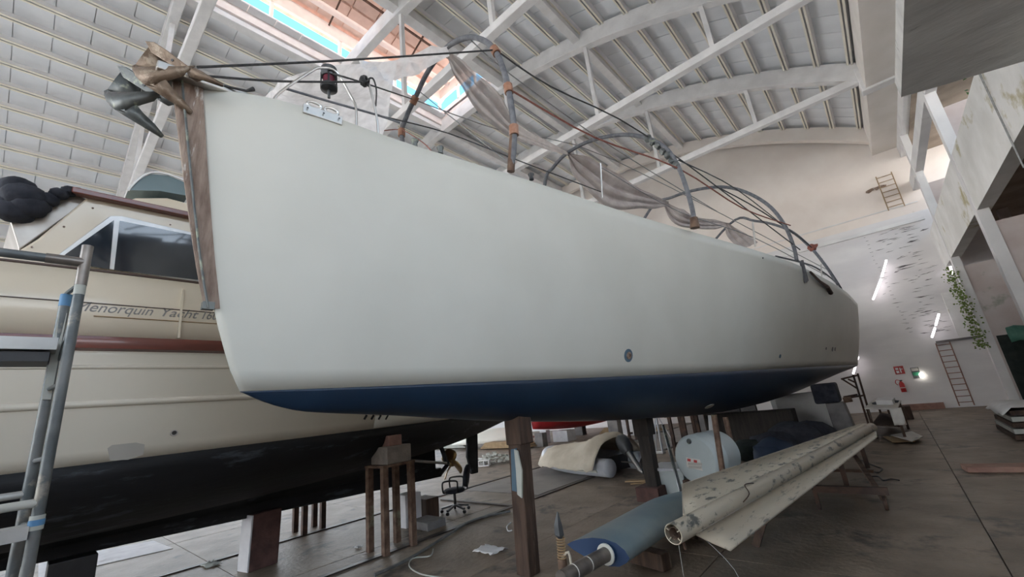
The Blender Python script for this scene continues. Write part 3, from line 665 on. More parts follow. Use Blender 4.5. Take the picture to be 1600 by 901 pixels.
k = MB(); rn = random.Random(4); c0 = at(570, 127, x=-3.6)
for i in range(9):
    u_ = Vector((rn.uniform(-1, 1), rn.uniform(-1, 1), rn.uniform(-1, 1))).normalized(); w_ = u_.orthogonal().normalized(); v_ = u_.cross(w_)
    k.tube([c0+(w_*math.cos(a*math.pi/6)+v_*math.sin(a*math.pi/6))*rn.uniform(0.04, 0.06) for a in range(13)], 0.010, 6)
k.tube([c0, at(582, 122, x=-3.6), at(588, 140, x=-3.6), at(587, 165, x=-3.6)], 0.010, 6, smooth=4)
o = k.build('coil', M['rope'], None, smooth=True); o.parent = kn; o.matrix_parent_inverse = kn.matrix_world.inverted()

# ---- hoops over the deck
def hoop(pts, y, x_foot_s, label, lean=0.0, r=0.042, tapes=()):
    P = [at(px, py, y=y) for px, py in pts]
    r_ = thing('cover_hoop', label, 'hoop', P[-1], 'bent pipe hoops over the yacht deck')
    bpy.context.view_layer.update()
    s_ = sheer(y, -1, 0, 0.05)
    first = P[0]
    Pn = [s_, s_.lerp(first, 0.4)+Vector((-0.25, 0, 0)), *P]
    k = MB(); k.tube(Pn, r, 10, smooth=6); o = k.build('pipe', M['foam'], None, smooth='all'); o.parent = r_; o.matrix_parent_inverse = r_.matrix_world.inverted()
    for (tx, ty) in tapes:
        p_ = at(tx, ty, y=y); S = spline(Pn, 6); j = min(range(len(S)), key=lambda i: (S[i]-p_).length); d_ = (S[min(j+1, len(S)-1)]-S[j-1]).normalized()
        k = MB(); k.tube([S[j]-d_*0.07, S[j], S[j]+d_*0.07], r+0.022, 9); o = k.build('tape_binding', M['tape'], None, smooth=True); o.parent = r_; o.matrix_parent_inverse = r_.matrix_world.inverted()
    return r_
hoop([(628, 215), (634, 185), (650, 150), (668, 113), (692, 80), (712, 65), (735, 58), (757, 64), (774, 80), (790, 120), (801, 180), (803, 225), (798, 266)], 3.8, 0, 'tallest grey pipe hoop nearest the bow, bound with brown tape', tapes=[(628, 205), (645, 153), (775, 78), (795, 139), (801, 205)])
hoop([(852, 283), (864, 262), (885, 240), (920, 221), (965, 211), (1000, 213), (1030, 224), (1050, 243), (1066, 275), (1080, 320), (1086, 352)], 7.6, 0, 'second pipe hoop from the bow with lumpy foam wrapped on its shoulder')
hoop([(1015, 328), (1050, 308), (1090, 296), (1130, 292), (1165, 300), (1200, 320), (1225, 350), (1240, 385), (1245, 408)], 11.8, 0, 'third pipe hoop from the bow, thin and dark')
hoop([(1140, 350), (1180, 345), (1230, 358), (1265, 385), (1290, 415), (1310, 445)], 16.0, 0, 'fourth pipe hoop, the last towards the stern, with a red tie')
# vertical leg sleeve for hoop one
k = MB(); k.tube([at(798, 268, y=3.8), at(800, 235, y=3.8), at(802, 205, y=3.8)], [0.052, 0.05, 0.048], 9); k.build('stanchion_socket', M['ruststeel'], sy, smooth=True)
k = MB(); k.tube([at(1086, 356, y=7.6), at(1084, 340, y=7.6)], [0.085, 0.065], 9); k.build('stanchion_socket', M['ruststeel'], sy, smooth=True)
# lumps of foam on hoop 2 shoulder
k = MB(); 
for i, (a_, b_) in enumerate([(1012, 216), (1020, 222), (1028, 228), (1036, 236), (1044, 243), (1050, 252), (1056, 258)]):
    k.blob(at(a_, b_, y=7.6), (0.07, 0.07, 0.075), i, 0.25, 2)
o = k.build('foam_wrap', M['galv'], sy, smooth=True)

# ---- ropes and lifelines (each one a thing)
def line(nm, label, pts, r, m, cat='rope', group=None, sm=4):
    P = [at(a, b, **{c[0]: c[1]}) for a, b, c in pts]
    k = MB(); k.tube(P, r, 6, smooth=sm if len(P) > 2 else None); return tag(k.build(nm, m, None, smooth=True), label, cat, group)
line('guy_rope', 'black rope running from the brown anchor up to the tallest hoop', [(308, 105, ('x', -3.9)), (540, 94, ('x', -3.7)), (775, 78, ('y', 3.8))], 0.012, M['rope'])
line('guy_rope', 'black rope sloping down from the tallest hoop to the far hoops', [(775, 78, ('y', 3.8)), (860, 135, ('y', 5.0)), (1015, 215, ('y', 7.6)), (1250, 390, ('y', 12))], 0.013, M['rope'])
line('lifeline', 'black line from the anchors past the furling drum to the knotted coil', [(325, 119, ('x', -3.9)), (440, 127, ('x', -3.75)), (568, 128, ('x', -3.6))], 0.011, M['rope'])
line('lifeline', 'thin line from the drum along the deck to the taller hoop', [(520, 115, ('x', -3.7)), (570, 130, ('x', -3.6)), (645, 155, ('y', 3.8))], 0.010, M['rope'])
line('lifeline', 'wire from the taped hoop leg slanting down aft over the deck', [(645, 155, ('y', 3.8)), (790, 206, ('y', 6)), (960, 250, ('y', 9)), (1290, 420, ('y', 17))], 0.010, M['greyrope'])
line('lifeline', 'lower wire from the pulpit rail aft along the port edge', [(591, 180, ('x', -3.58)), (700, 208, ('y', 3.6)), (803, 248, ('y', 4.4)), (940, 300, ('y', 6.5))], 0.009, M['rope'])
line('lifeline', 'red-brown rope from the tallest hoop towards the second and third hoops', [(797, 140, ('y', 3.8)), (930, 215, ('y', 5.8)), (1060, 263, ('y', 7.6)), (1160, 325, ('y', 10)), (1235, 352, ('y', 11.8))], 0.014, M['redrope'])
line('lifeline', 'thin wire crossing from the hoop top down to the deck behind', [(735, 62, ('y', 3.8)), (800, 118, ('y', 4.6)), (960, 232, ('y', 7)), (1120, 330, ('y', 11))], 0.010, M['greyrope'])
line('lifeline', 'wire from the hoop clamp dropping to the deck by the cleats', [(652, 140, ('y', 3.8)), (720, 195, ('y', 4)), (790, 250, ('y', 4.2))], 0.010, M['greyrope'])
line('lifeline', 'wire descending over the far gable from the second hoop', [(1060, 250, ('y', 7.6)), (1150, 295, ('y', 11)), (1240, 365, ('y', 14))], 0.012, M['rope'])
line('lifeline', 'faint wire between the deck stanchion and the stern hoop', [(940, 262, ('y', 7.2)), (1060, 330, ('y', 9.5)), (1180, 372, ('y', 12)), (1290, 430, ('y', 16))], 0.010, M['greyrope'])
line('lifeline', 'black line from the third hoop to the red tie at the stern', [(1125, 294, ('y', 11.8)), (1190, 330, ('y', 13)), (1270, 388, ('y', 16)), (1315, 450, ('y', 17.5))], 0.016, M['rope'])
line('lifeline', 'curved cable hanging over the stern edge', [(1212, 400, ('y', 12)), (1245, 408, ('y', 13)), (1275, 418, ('y', 15)), (1305, 440, ('y', 17)), (1328, 468, ('y', 18.5))], 0.022, M['foam'])
k = MB(); k.tube([at(350, 134, x=-3.8), at(385, 142, x=-3.75), at(396, 139, x=-3.75)], [0.010, 0.012, 0.022], 8); tag(k.build('shackle_wire', M['rope'], None, smooth=True), 'short wire with a swaged eye lying behind the brown anchor', 'wire')
k = MB(); k.blob(at(1270, 386, y=16), (0.13, 0.1, 0.12), 3, 0.3, 2); tag(k.build('red_tie', M['redrope'], None), 'dark red knotted tie on the stern hoop', 'rope')
# stanchions
for (a_, b_, a2, b2, y_, lb) in ((938, 255, 941, 309, 6.2, 'thin steel stanchion just ahead of the second hoop foot'), (1176, 347, 1180, 385, 10.2, 'thin steel stanchion ahead of the third hoop foot'), (1283, 412, 1284, 432, 15.0, 'short steel stanchion pair near the stern')):
    k = MB(); k.tube([at(a2, b2, y=y_), at(a_, b_, y=y_)], 0.013 if y_ < 8 else 0.018, 8); k.build('stanchion', M['steel'], sy, smooth=True)
# winch-like deck fittings
for (a_, b_, y_) in ((648, 224, 2.6), (688, 235, 3.0), (830, 276, 4.4)):
    k = MB(); p_ = at(a_, b_, y=y_); k.lathe([(0, -0.05), (0.035, -0.05), (0.03, 0.0), (0.045, 0.03), (0.045, 0.045), (0, 0.05)], p_, (0, 0, 1), 12); k.build('deck_cleat', M['galv'] if y_ < 4 else M['black'], sy, smooth=True)
k = MB(); k.tube([at(600, 204, y=3.6), at(628, 203, y=3.8), at(660, 222, y=3.5), at(674, 236, y=3.2)], 0.009, 6, smooth=3); k.build('tie_cord', M['redrope'], sy)

# ---- plastic sheets
def sheet(nm, label, rows, m, seed, amp=0.03, sub=3, solid=0.0, cat='plastic sheet'):
    rn = random.Random(seed)
    R_ = [[at(a, b, y=c) for a, b, c in r] for r in rows]
    cols = [spline(list(c), sub) for c in zip(*[spline(r, sub) for r in R_])]
    rows2 = [[cols[j][i]+Vector((rn.gauss(0, 1), rn.gauss(0, 1), rn.gauss(0, 1)))*amp*0.4+BK*(amp*math.sin(j*1.9+i*0.3)) for j in range(len(cols))] for i in range(len(cols[0]))]
    k = MB(); k.grid(rows2); return tag(k.build(nm, m, None, smooth='all'), label, cat)
sheet('plastic_sheet', 'crumpled clear plastic sheet draped over the bow pulpit', [
    [(425, 140, 1.6), (470, 112, 2.4), (560, 100, 2.9), (620, 96, 3.1)],
    [(412, 155, 1.6), (470, 140, 2.3), (560, 140, 2.8), (612, 138, 3.0)],
    [(425, 168, 1.8), (500, 165, 2.3), (570, 170, 2.7), (608, 172, 2.9)],
    [(470, 185, 1.9), (525, 190, 2.4), (575, 205, 2.7), (600, 212, 2.9)]], M['film'], 1, 0.03)
sheet('plastic_sheet', 'clear plastic sheet gathered up to the tallest hoop', [
    [(560, 96, 2.9), (620, 92, 3.2), (660, 76, 3.5), (700, 70, 3.75)],
    [(575, 112, 2.9), (628, 106, 3.2), (662, 92, 3.5), (700, 78, 3.75)],
    [(590, 128, 2.9), (632, 122, 3.2), (664, 108, 3.5), (701, 86, 3.75)]], M['film'], 2, 0.035)
def twist(pts, w, m, label, seed, sag=0):
    rn = random.Random(seed); P = spline([at(a, b, y=c) for a, b, c in pts], 8); W_ = []
    ws = []
    for i in range(len(w)-1):
        for j in range(8): t = j/8; t = t*t*(3-2*t); ws.append(w[i]*(1-t)+w[i+1]*t)
    ws.append(w[-1]); rows = []
    for i, p in enumerate(P):
        d = (P[min(i+1, len(P)-1)]-P[max(i-1, 0)]).normalized(); s_ = d.cross(BK).normalized()
        row = []
        for j in range(19):
            f_ = (j/18-0.5)*2
            ph = f_*9+i*0.05
            row.append(p+s_*(f_*ws[i])+BK*(0.045*math.sin(ph)*min(1, ws[i]*5)+0.02*math.sin(ph*2.3+1))+d*rn.gauss(0, 0.004))
        rows.append(row)
    k = MB(); k.grid(rows); return tag(k.build('twisted_sheet', m, None, smooth='all'), label, 'plastic sheet')
twist([(700, 84, 3.8), (722, 112, 4.2), (762, 158, 4.8), (800, 200, 5.4), (845, 222, 6.4), (888, 240, 7.6)], [0.05, 0.16, 0.26, 0.16, 0.11, 0.04], M['film2'], 'twisted dusty plastic swag between the tallest and second hoops', 1)
twist([(888, 240, 7.6), (915, 265, 8.0), (960, 298, 8.8), (1010, 312, 9.8), (1045, 318, 11.2)], [0.04, 0.32, 0.42, 0.22, 0.06], M['tarpdust'], 'wide taupe plastic swag between the second and third hoops', 2)
twist([(1040, 318, 11.2), (1062, 338, 11.2), (1090, 348, 12.0), (1115, 350, 13.5), (1136, 350, 15.5)], [0.08, 0.24, 0.16, 0.16, 0.05], M['tarpdust'], 'short drooping plastic swag behind the third hoop', 3)
twist([(1136, 348, 15.5), (1150, 366, 15.2), (1172, 384, 15.0)], [0.06, 0.3, 0.3], M['tarpdust'], 'tail end of the plastic hanging down to the deck edge', 4)

# ================================================================ MOTOR YACHT
my = thing('motor_yacht', 'cream motor yacht with mahogany rubbing strake and black bottom behind the sailing yacht', 'motor yacht', (-7.8, 2, 0))
MXC = -8.0
MS = [(-7.5, 0.15), (-6.5, 1.0), (-4, 1.95), (-1, 2.2), (2, 2.2), (4.5, 1.95), (6.5, 1.45), (8.2, 0.75), (9.2, 0.1)]   # half beam at the strake
MW = [(-7.5, 0.05), (-6.5, 0.7), (-4, 1.7), (-1, 2.05), (1.5, 2.05), (3.4, 1.8), (5.5, 1.25), (7.2, 0.62), (8.6, 0.06)]
def mpt(y, v, side=1):
    hs, hw = interp(MS, y), interp(MW, y)
    if v <= 0.5:
        s = v/0.5; z = 2.93+(1.80-2.93)*s; h = hs+(hw-hs)*s+0.03*math.sin(math.pi*s)
    else:
        s = (v-0.5)/0.5; zb = interp([(-7.5, 1.7), (-5, 1.15), (0, 0.95), (5, 1.1), (7, 1.3), (8.6, 1.60)], y)
        a = s*math.pi/2; h = hw*(math.cos(a)**1.1) if s < 1 else 0; z = 1.80-(1.80-zb)*math.sin(a)
    return Vector((MXC+side*h, y, z))
yy = [-7.5+16.1*i/60 for i in range(61)]
mv = [i/10*0.5 for i in range(11)]; mb_ = [0.5+i/10*0.5 for i in range(11)]
for side in (1, -1):
    MB().grid([[mpt(y, v, side) for v in mv] for y in yy]).build('hull_side', M['creamhull'], my, smooth='all', solid=0.02)
    MB().grid([[mpt(y, v, side) for v in mb_] for y in yy]).build('hull_bottom', M['blackhull'], my, smooth='all', solid=0.02)
    # moulded ridges
    for z, r_ in ((2.70, 0.022), (2.35, 0.035)):
        MB().tube([mpt(y, 0.5*(2.93-z)/1.13, side)+Vector((side*0.005, 0, 0)) for y in yy], r_, 8).build('moulded_ridge', M['creamhull'], my, smooth='all')
    # mahogany strake
    MB().grid([[Vector((MXC+side*(interp(MS, y)+a_), y, z_)) for a_, z_ in ((0.0, 2.86), (0.06, 2.88), (0.07, 2.94), (0.06, 2.99), (-0.02, 3.0))] for y in yy]).build('rubbing_strake', M['mahog'], my, smooth=True, solid=0.01)
    # bulwark
    MB().grid([[Vector((MXC+side*(interp(MS, y)+a_), y, z_)) for a_, z_ in ((0.0, 2.96), (0.02, 3.25), (0.03, 3.66))] for y in yy]).build('bulwark', M['cream'], my, smooth='all', solid=0.03)
    MB().tube([Vector((MXC+side*(interp(MS, y)+0.04), y, 3.67)) for y in yy], 0.016, 6).build('brown_bead', M['brownline'], my, smooth=True)
    MB().tube([Vector((MXC+side*(interp(MS, y)+0.042), y, 3.33)) for y in yy], 0.006, 5).build('pinstripe', M['brownline'], my)
    MB().tube([Vector((MXC+side*(interp(MS, y)+0.04), y, 3.2)) for y in yy if y > 0.1 or side < 0], 0.006, 5).build('pinstripe', M['tan'], my)
MB().grid([[Vector((MXC-interp(MS, y), y, 3.3)), Vector((MXC+interp(MS, y), y, 3.3))] for y in yy]).build('main_deck', M['deck'], my)
# boot-top chine glint painted as a pale tail strip under the stern counter
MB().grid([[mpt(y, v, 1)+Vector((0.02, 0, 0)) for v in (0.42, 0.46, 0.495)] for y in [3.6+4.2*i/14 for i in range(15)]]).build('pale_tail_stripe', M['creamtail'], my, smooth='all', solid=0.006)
# keel
MB().prism([(MXC+0.02, -5.5, 1.4), (MXC+0.02, -5.0, 0.80), (MXC+0.02, 0, 0.76), (MXC+0.02, 6.1, 0.62), (MXC+0.02, 6.1, 0.80), (MXC+0.02, 5.95, 0.80), (MXC+0.02, 5.95, 1.36), (MXC+0.02, 0, 1.5)], (0.22, 0, 0)).build('keel', M['blackhull'], my, bevel=0.02)
k = MB(); rows = []
for y in [-6+12*i/20 for i in range(21)]:
    h = interp(MW, y); t_ = max(0, min(1, (6.0-y)/2.0))
    rows.append([Vector((MXC+0.13, y, 0.8)), Vector((MXC+0.13+0.25*t_, y, 1.0)), Vector((MXC+0.13+h*0.55*t_, y, 1.25)), Vector((MXC+h*0.8, y, 1.45))])
k.grid(rows); k.build('garboard', M['blackhull'], my, smooth='all', solid=0.01)
# rudder, shaft, bracket, propeller
MB().prism([(MXC+0.1, 6.98, 1.42), (MXC+0.1, 7.3, 1.44), (MXC+0.1, 7.22, 0.50), (MXC+0.1, 7.02, 0.50), (MXC+0.1, 6.92, 0.9)], (0.08, 0, 0)).build('rudder', M['blackhull'], my, bevel=0.02)
hub = at(706, 724, x=-7.5)
MB().tube([at(628, 718, x=-7.5), hub], 0.028, 10).build('shaft', M['steel'], my, smooth=True)
k = MB(); k.bar(hub-Vector((0, 0.12, 0)), at(687, 692, x=-7.75), 0.05, 0.09); k.bar(hub-Vector((0, 0.12, 0)), at(688, 740, x=-7.75), 0.05, 0.07); k.build('shaft_bracket', M['blackhull'], my)
pr_ = MB(); axd = (hub-at(628, 718, x=-7.5)).normalized(); pr_.lathe([(0, -0.08), (0.055, -0.06), (0.06, 0.03), (0.04, 0.09), (0, 0.12)], hub, axd, 14)
po = pr_.build('propeller', M['bronze'], my, smooth=True)
for a0 in (0.35, 2.2, 4.1):
    u_ = RX.copy(); u_ = (u_-axd*u_.dot(axd)).normalized(); w_ = axd.cross(u_)
    rows = []
    for i in range(7):
        r_ = 0.05+0.31*i/6; wd = 0.16*math.sin(math.pi*(0.15+0.80*i/6))+0.01; pit = 1.0-0.5*i/6
        rad = u_*math.cos(a0)+w_*math.sin(a0); tan = axd.cross(rad)
        rows.append([hub+rad*r_+(tan*math.cos(pit)+axd*math.sin(pit))*wd*s for s in (-1, -0.4, 0.4, 1)])
    MB().grid(rows).build('blade', M['bronze'], po, smooth='all', solid=0.014)
# exhaust outlet and primer patch, slots
def mside(px, py, off=0.01):
    x_ = -5.9
    for _ in range(12):
        p = at(px, py, x=x_); s = (2.93-p.z)/1.13*0.5; x_ = mpt(p.y, max(0, min(0.5, s)), 1).x
    return at(px, py, x=x_+off)
p_ = mside(272, 676); k = MB(); k.lathe([(0.0, -0.01), (0.018, -0.01), (0.022, 0.012), (0.032, 0.012), (0.034, 0.0), (0.034, -0.02)], p_, (1, 0, 0), 16); k.build('skin_fitting', M['steel'], my, smooth=True); k = MB(); k.lathe([(0, 0.004), (0.021, 0.004), (0.021, 0.0)], p_, (1, 0, 0), 12); k.build('dark_outlet_disc', M['black'], my)  # black disc darkens the inside of the outlet
MB().prism([mside(a_, b_, 0.014) for a_, b_ in ((168, 700), (175, 695), (212, 691), (226, 694), (224, 710), (200, 718), (172, 719))], (0.004, 0, 0)).build('primer_patch', M['patch'], my)
for a_ in (571, 582, 593, 604): MB().bar(mside(a_+2, 648, 0.02), mside(a_-2, 655, 0.02), 0.03, 0.02, (1, 0, 0)).build('vent_slot', M['black'], my)
for a_, b_ in ((155, 443), (280, 458), (0, 420)): k = MB(); k.lathe([(0, 0), (0.012, 0), (0.012, 0.006), (0, 0.006)], at(a_, b_, x=-5.76), (1, 0, 0), 8); k.build('screw_cap', M['stem'], my)
MB().bar(at(286, 452, x=-5.72), at(279, 528, x=-5.72), 0.02, 0.03, (1, 0, 0)).build('bulwark_post', M['cream'], my)
# lettering on the bulwark
for txt, pa, pb, sz in (('Menorquin', (113, 481), (236, 495), 0.135), ('Yacht', (246, 494), (303, 499), 0.135), ('160', (311, 499), (336, 503), 0.135)):
    cu = bpy.data.curves.new('lettering', 'FONT'); cu.body = txt; cu.size = sz; cu.shear = 0.35; cu.extrude = 0.003; cu.space_character = 1.0
    o = bpy.data.objects.new('lettering', cu); C.objects.link(o); o.parent = my
    a_, b_ = at(*pa, x=-5.755), at(*pb, x=-5.755)
    bpy.context.view_layer.update(); wd = max(0.01, o.dimensions.x); L_ = b_.y-a_.y
    attach(o, my)
    o.location = (-5.73, a_.y, 3.245); o.rotation_euler = (math.pi/2, 0, math.pi/2); o.scale = (L_/wd, 1, 1)
    cu.materials.append(M['grey_letter'])
    bpy.context.view_layer.update(); me = bpy.data.meshes.new_from_object(o.evaluated_get(bpy.context.evaluated_depsgraph_get()))
    o2 = bpy.data.objects.new('lettering', me); C.objects.link(o2); attach(o2, my); o2.location = o.location; o2.rotation_euler = o.rotation_euler; o2.scale = o.scale
    bpy.data.objects.remove(o)
# cabin
CXS = -6.05
def C_(a, b, x=CXS): return at(a, b, x=x)
k = MB(); out_ = [(CXS, -0.46, 3.6), (CXS, -0.40, 3.82), C_(28, 392), C_(60, 372), C_(138, 306), (CXS, 0.6, 4.60), (CXS, 2, 4.58), (CXS, 4.6, 4.55), (CXS, 4.8, 3.6)]
k.prism(out_, (-3.9, 0, 0)); k.build('cabin', M['cream'], my, bevel=0.02)
MB().bar(C_(112, 298, -6.0), (-6.0, 4.9, 4.62), 0.10, 0.065).build('roof_edge', M['mahog'], my, bevel=0.01)
# window with frame, mullion, panes
wp = [C_(88, 404, -6.03), C_(94, 396, -6.03), C_(172, 338, -6.03), C_(190, 338, -6.03), C_(310, 366, -6.03)]
top_r = (-6.03, 1.75, 4.39); bot_r = (-6.03, 1.75, 3.76)
k = MB(); k.prism(wp+[Vector(top_r), Vector(bot_r), C_(100, 411, -6.03)], (0.02, 0, 0)); wfz = k.build('window_frame', M['winframe'], my, bevel=0.006)
k = MB(); k.prism([C_(97, 402, -6.008), C_(104, 396, -6.008), C_(178, 344, -6.008), C_(171, 421, -6.008), C_(108, 410, -6.008)], (0.008, 0, 0)); k.build('pane', M['glass'], wfz)
k = MB(); k.prism([C_(187, 345, -6.008), (-6.008, 1.7, 4.35), (-6.008, 1.7, 3.80), C_(178, 422, -6.008)], (0.008, 0, 0)); k.build('pane', M['glass'], wfz)
for a_, b_ in ((50, 386), (100, 354), (145, 325), (266, 351)): k = MB(); k.lathe([(0, 0), (0.010, 0), (0.010, 0.005), (0, 0.005)], C_(a_, b_, -6.045), (1, 0, 0), 8); k.build('screw_cap', M['stem'], my)
# windscreen brow at the left, seen from below
k = MB(); k.hexa([C_(30, 390, -6.1), C_(140, 312, -6.1), C_(104, 298, -6.1), C_(16, 345, -6.1)]+[v+Vector((-2.8, -0.2, 0.05)) for v in (C_(30, 390, -6.1), C_(140, 312, -6.1), C_(104, 298, -6.1), C_(16, 345, -6.1))]); k.build('windscreen_brow', M['brow'], my, bevel=0.01)
# flybridge coaming and tinted screen
k = MB(); fb = [(-6.35, 0.25, 4.64), (-6.35, 0.5, 4.86), (-6.4, 0.8, 4.98), (-6.4, 1.4, 4.96), (-6.4, 4.0, 4.96), (-6.35, 4.4, 4.64)]
k.prism(fb, (-3.2, 0, 0)); k.build('flybridge', M['cream'], my, bevel=0.03)
k = MB(); k.prism([at(200, 297, x=-6.4), at(215, 282, x=-6.4), at(235, 272, x=-6.4), at(262, 274, x=-6.4), at(292, 286, x=-6.4), at(294, 306, x=-6.4), at(250, 298, x=-6.4)], (-3.0, 0, 0)); k.build('flybridge_screen', M['tint'], my)
k = MB(); k.tube([at(200, 297, x=-6.38), at(215, 281, x=-6.38), at(235, 270, x=-6.38), at(262, 272, x=-6.38), at(294, 284, x=-6.38)], 0.014, 6, smooth=3); k.build('screen_rim', M['winframe'], my, smooth=True)
# black cloth bundle on the brow
cb = MB(); rn = random.Random(2)
for i, (a_, b_, r_) in enumerate([(28, 295, .13), (38, 308, .15), (45, 322, .13), (20, 330, .12), (8, 320, .10), (30, 335, .10), (60, 322, .09), (75, 312, .08), (92, 303, .07), (108, 299, .065), (122, 300, .055), (5, 300, .05)]):
    cb.blob(at(a_, b_, x=-6.05+0.04*math.sin(i)), (r_*1.1, r_*1.1, r_*0.9), i, 0.05, 3)
tag(cb.build('cloth_bundle', M['cloth'], None, smooth='all'), 'black cloth bundled over the corner of the motor yacht roof', 'cloth')

# ================================================================ SUPPORTS AND THINGS ON THE FLOOR
def blk(nm, lab, cat, x0, x1, y0, y1, z0, z1, m, group=None, bev=0.01):
    return tag(MB().box(x0, x1, y0, y1, z0, z1).build(nm, m, None, bevel=bev), lab, cat, group)
# leaning keel block with pale end
kb = thing('keel_block', 'tall dark red timber block with a pale end under the motor yacht keel', 'block', (-7.8, 2.7, 0))
bpy.context.view_layer.update()
def kid(o, r): o.parent = r; o.matrix_parent_inverse = r.matrix_world.inverted(); return o
b0, b1 = at(388, 895, z=0), at(430, 880, z=0)
u_ = (b1-b0).normalized(); w_ = Vector((-u_.y, u_.x, 0))
base = [b0, b0+u_*0.42, b0+u_*0.42+w_*0.30, b0+w_*0.30]; tp = [p+Vector((0.02, 0.02, 0.76)) for p in base]
kid(MB().hexa(base+tp).build('timber', M['redblock'], None, bevel=0.01), kb)
kid(MB().hexa([b0-u_*0.02+Vector((0, 0, 0.01)), b0-u_*0.001, b0+w_*0.30-u_*0.001, b0+w_*0.30-u_*0.02]+[p+Vector((0.02, 0.02, 0.75)) for p in (b0-u_*0.02, b0-u_*0.001, b0+w_*0.30-u_*0.001, b0+w_*0.30-u_*0.02)]).build('painted_end', M['paleblock'], None), kb)
blk('keel_block', 'black timber block at the lower left under the motor yacht', 'block', -7.75, -7.45, 0.35, 0.75, 0, 0.76, M['black'])
# steel stand with concrete block and brick
st = thing('steel_stand', 'rusty four-legged steel stand carrying a concrete block beside the chair', 'stand', (-6.5, 4.2, 0))
bpy.context.view_layer.update()
cs = [at(583, 862, z=0), at(606, 866, z=0), at(641, 855, z=0), at(625, 842, z=0)]
c0 = sum(cs, Vector())/4
ctr = c0+Vector((0.06, -0.02, 0)); cs = [ctr+Vector((sx*0.22-0.06, sy_*0.24, 0)) for sx, sy_ in ((-1, -1), (1, -1), (1, 1), (-1, 1))]
for p_ in cs: kid(MB().bar(p_, p_+Vector((0, 0, 1.2)), 0.09, 0.09).build('leg', M['ruststeel'], None), st)
kid(MB().box(ctr.x-0.34, ctr.x+0.22, ctr.y-0.29, ctr.y+0.29, 1.2, 1.235).build('top_plate', M['ruststeel'], None), st)
blk('concrete_block', 'rough concrete block on top of the rusty steel stand', 'block', ctr.x-0.30, ctr.x+0.18, ctr.y-0.2, ctr.y+0.25, 1.235, 1.50, M['concblock'], bev=0.015)
blk('brick', 'pinkish brick wedged between the concrete block and the hull', 'brick', ctr.x-0.2, ctr.x+0.12, ctr.y-0.12, ctr.y+0.12, 1.50, 1.66, M['brick'])
# far legs stand
s2 = thing('trestle', 'dark four-legged trestle standing under the motor yacht keel', 'trestle', (-9.0, 3.9, 0))
bpy.context.view_layer.update()
for a_, b_ in ((461, 831), (475, 836), (491, 822), (504, 825)):
    p_ = at(a_, b_, z=0); kid(MB().bar(p_, p_+Vector((0, 0, 0.95)), 0.09, 0.09).build('leg', M['iron'], None), s2)
p_, q_ = at(461, 831, z=0), at(504, 825, z=0); kid(MB().box(min(p_.x, q_.x)-0.1, max(p_.x, q_.x)+0.3, 3.7, 4.4, 0.95, 1.05).build('top_board', M['iron'], None), s2)
# white block and bricks behind the stand
p_ = at(632, 822, z=0); blk('concrete_block', 'upright whitewashed block behind the rusty steel stand', 'block', p_.x-0.12, p_.x+0.2, p_.y-0.1, p_.y+0.25, 0, 0.55, M['paleblock'])
p_ = at(650, 812, z=0); blk('timber_block', 'dark timber block next to the whitewashed block', 'block', p_.x-0.1, p_.x+0.35, p_.y, p_.y+0.3, 0, 0.38, M['wood'])
p_ = at(665, 826, z=0); blk('timber_block', 'low flat block on the floor in front of the office chair', 'block', p_.x-0.35, p_.x+0.2, p_.y-0.1, p_.y+0.3, 0, 0.13, M['conc'])

# office chair
oc = thing('office_chair', 'old black office chair with tubular arms on castors', 'chair', (-6.85, 5.7, 0))
OP = Vector(at(712, 800, z=0)); OP.z = 0
LOCAL.add(oc.name); oc.location = OP; oc.rotation_euler = (0, 0, math.radians(125)); S = 0.92
def och(k, nm, m, **kw): o = k.build(nm, m, oc, **kw); return o
k = MB(); k.lathe([(0, 0.40*S), (0.20*S, 0.40*S), (0.235*S, 0.42*S), (0.235*S, 0.455*S), (0.20*S, 0.48*S), (0, 0.485*S)], (0, 0, 0), (0, 0, 1), 20); och(k, 'seat', M['cloth'], smooth=True)
k = MB(); rows = []
for i in range(9):
    a_ = i/8; z = (0.50+0.44*a_)*S; hw = 0.20*S*math.sqrt(max(0.02, 1-(2*a_-1)**2))**0.6; y = -0.24*S-0.07*a_
    rows.append([Vector((x, y-0.03*math.cos(x*6), z)) for x in [hw*(j/6*2-1) for j in range(7)]])
k.grid(rows); och(k, 'backrest', M['cloth'], smooth='all', solid=0.06)
k = MB(); k.bar((0, -0.1, 0.42*S), (0, -0.27, 0.45*S), 0.06, 0.02); k.bar((0, -0.27, 0.44*S), (0, -0.29, 0.66*S), 0.06, 0.02); och(k, 'back_bracket', M['black'])
for s_ in (-1, 1):
    k = MB(); k.tube([(s_*0.20*S, 0.14*S, 0.44*S), (s_*0.27*S, 0.17*S, 0.46*S), (s_*0.28*S, 0.18*S, 0.62*S), (s_*0.28*S, 0.12*S, 0.67*S), (s_*0.28*S, -0.1*S, 0.67*S), (s_*0.27*S, -0.15*S, 0.62*S), (s_*0.26*S, -0.13*S, 0.46*S), (s_*0.2*S, -0.1*S, 0.44*S)], 0.017, 8, smooth=4); och(k, 'arm', M['black'], smooth=True)
k = MB(); k.tube([(0, 0, 0.12), (0, 0, 0.41*S)], 0.028, 10); och(k, 'column', M['black'], smooth=True)
for a_ in range(5):
    an = a_*2*math.pi/5+0.3; e = Vector((math.cos(an)*0.28, math.sin(an)*0.28, 0.085))
    k = MB(); k.bar((0, 0, 0.14), e, 0.045, 0.035); lg = och(k, 'leg', M['engine'])
    k = MB(); k.lathe([(0, -0.02), (0.03, -0.02), (0.032, 0), (0.03, 0.02), (0, 0.02)], (e.x, e.y, 0.034), (math.sin(an), -math.cos(an), 0), 12); o = k.build('castor', M['black'], lg, smooth=True)

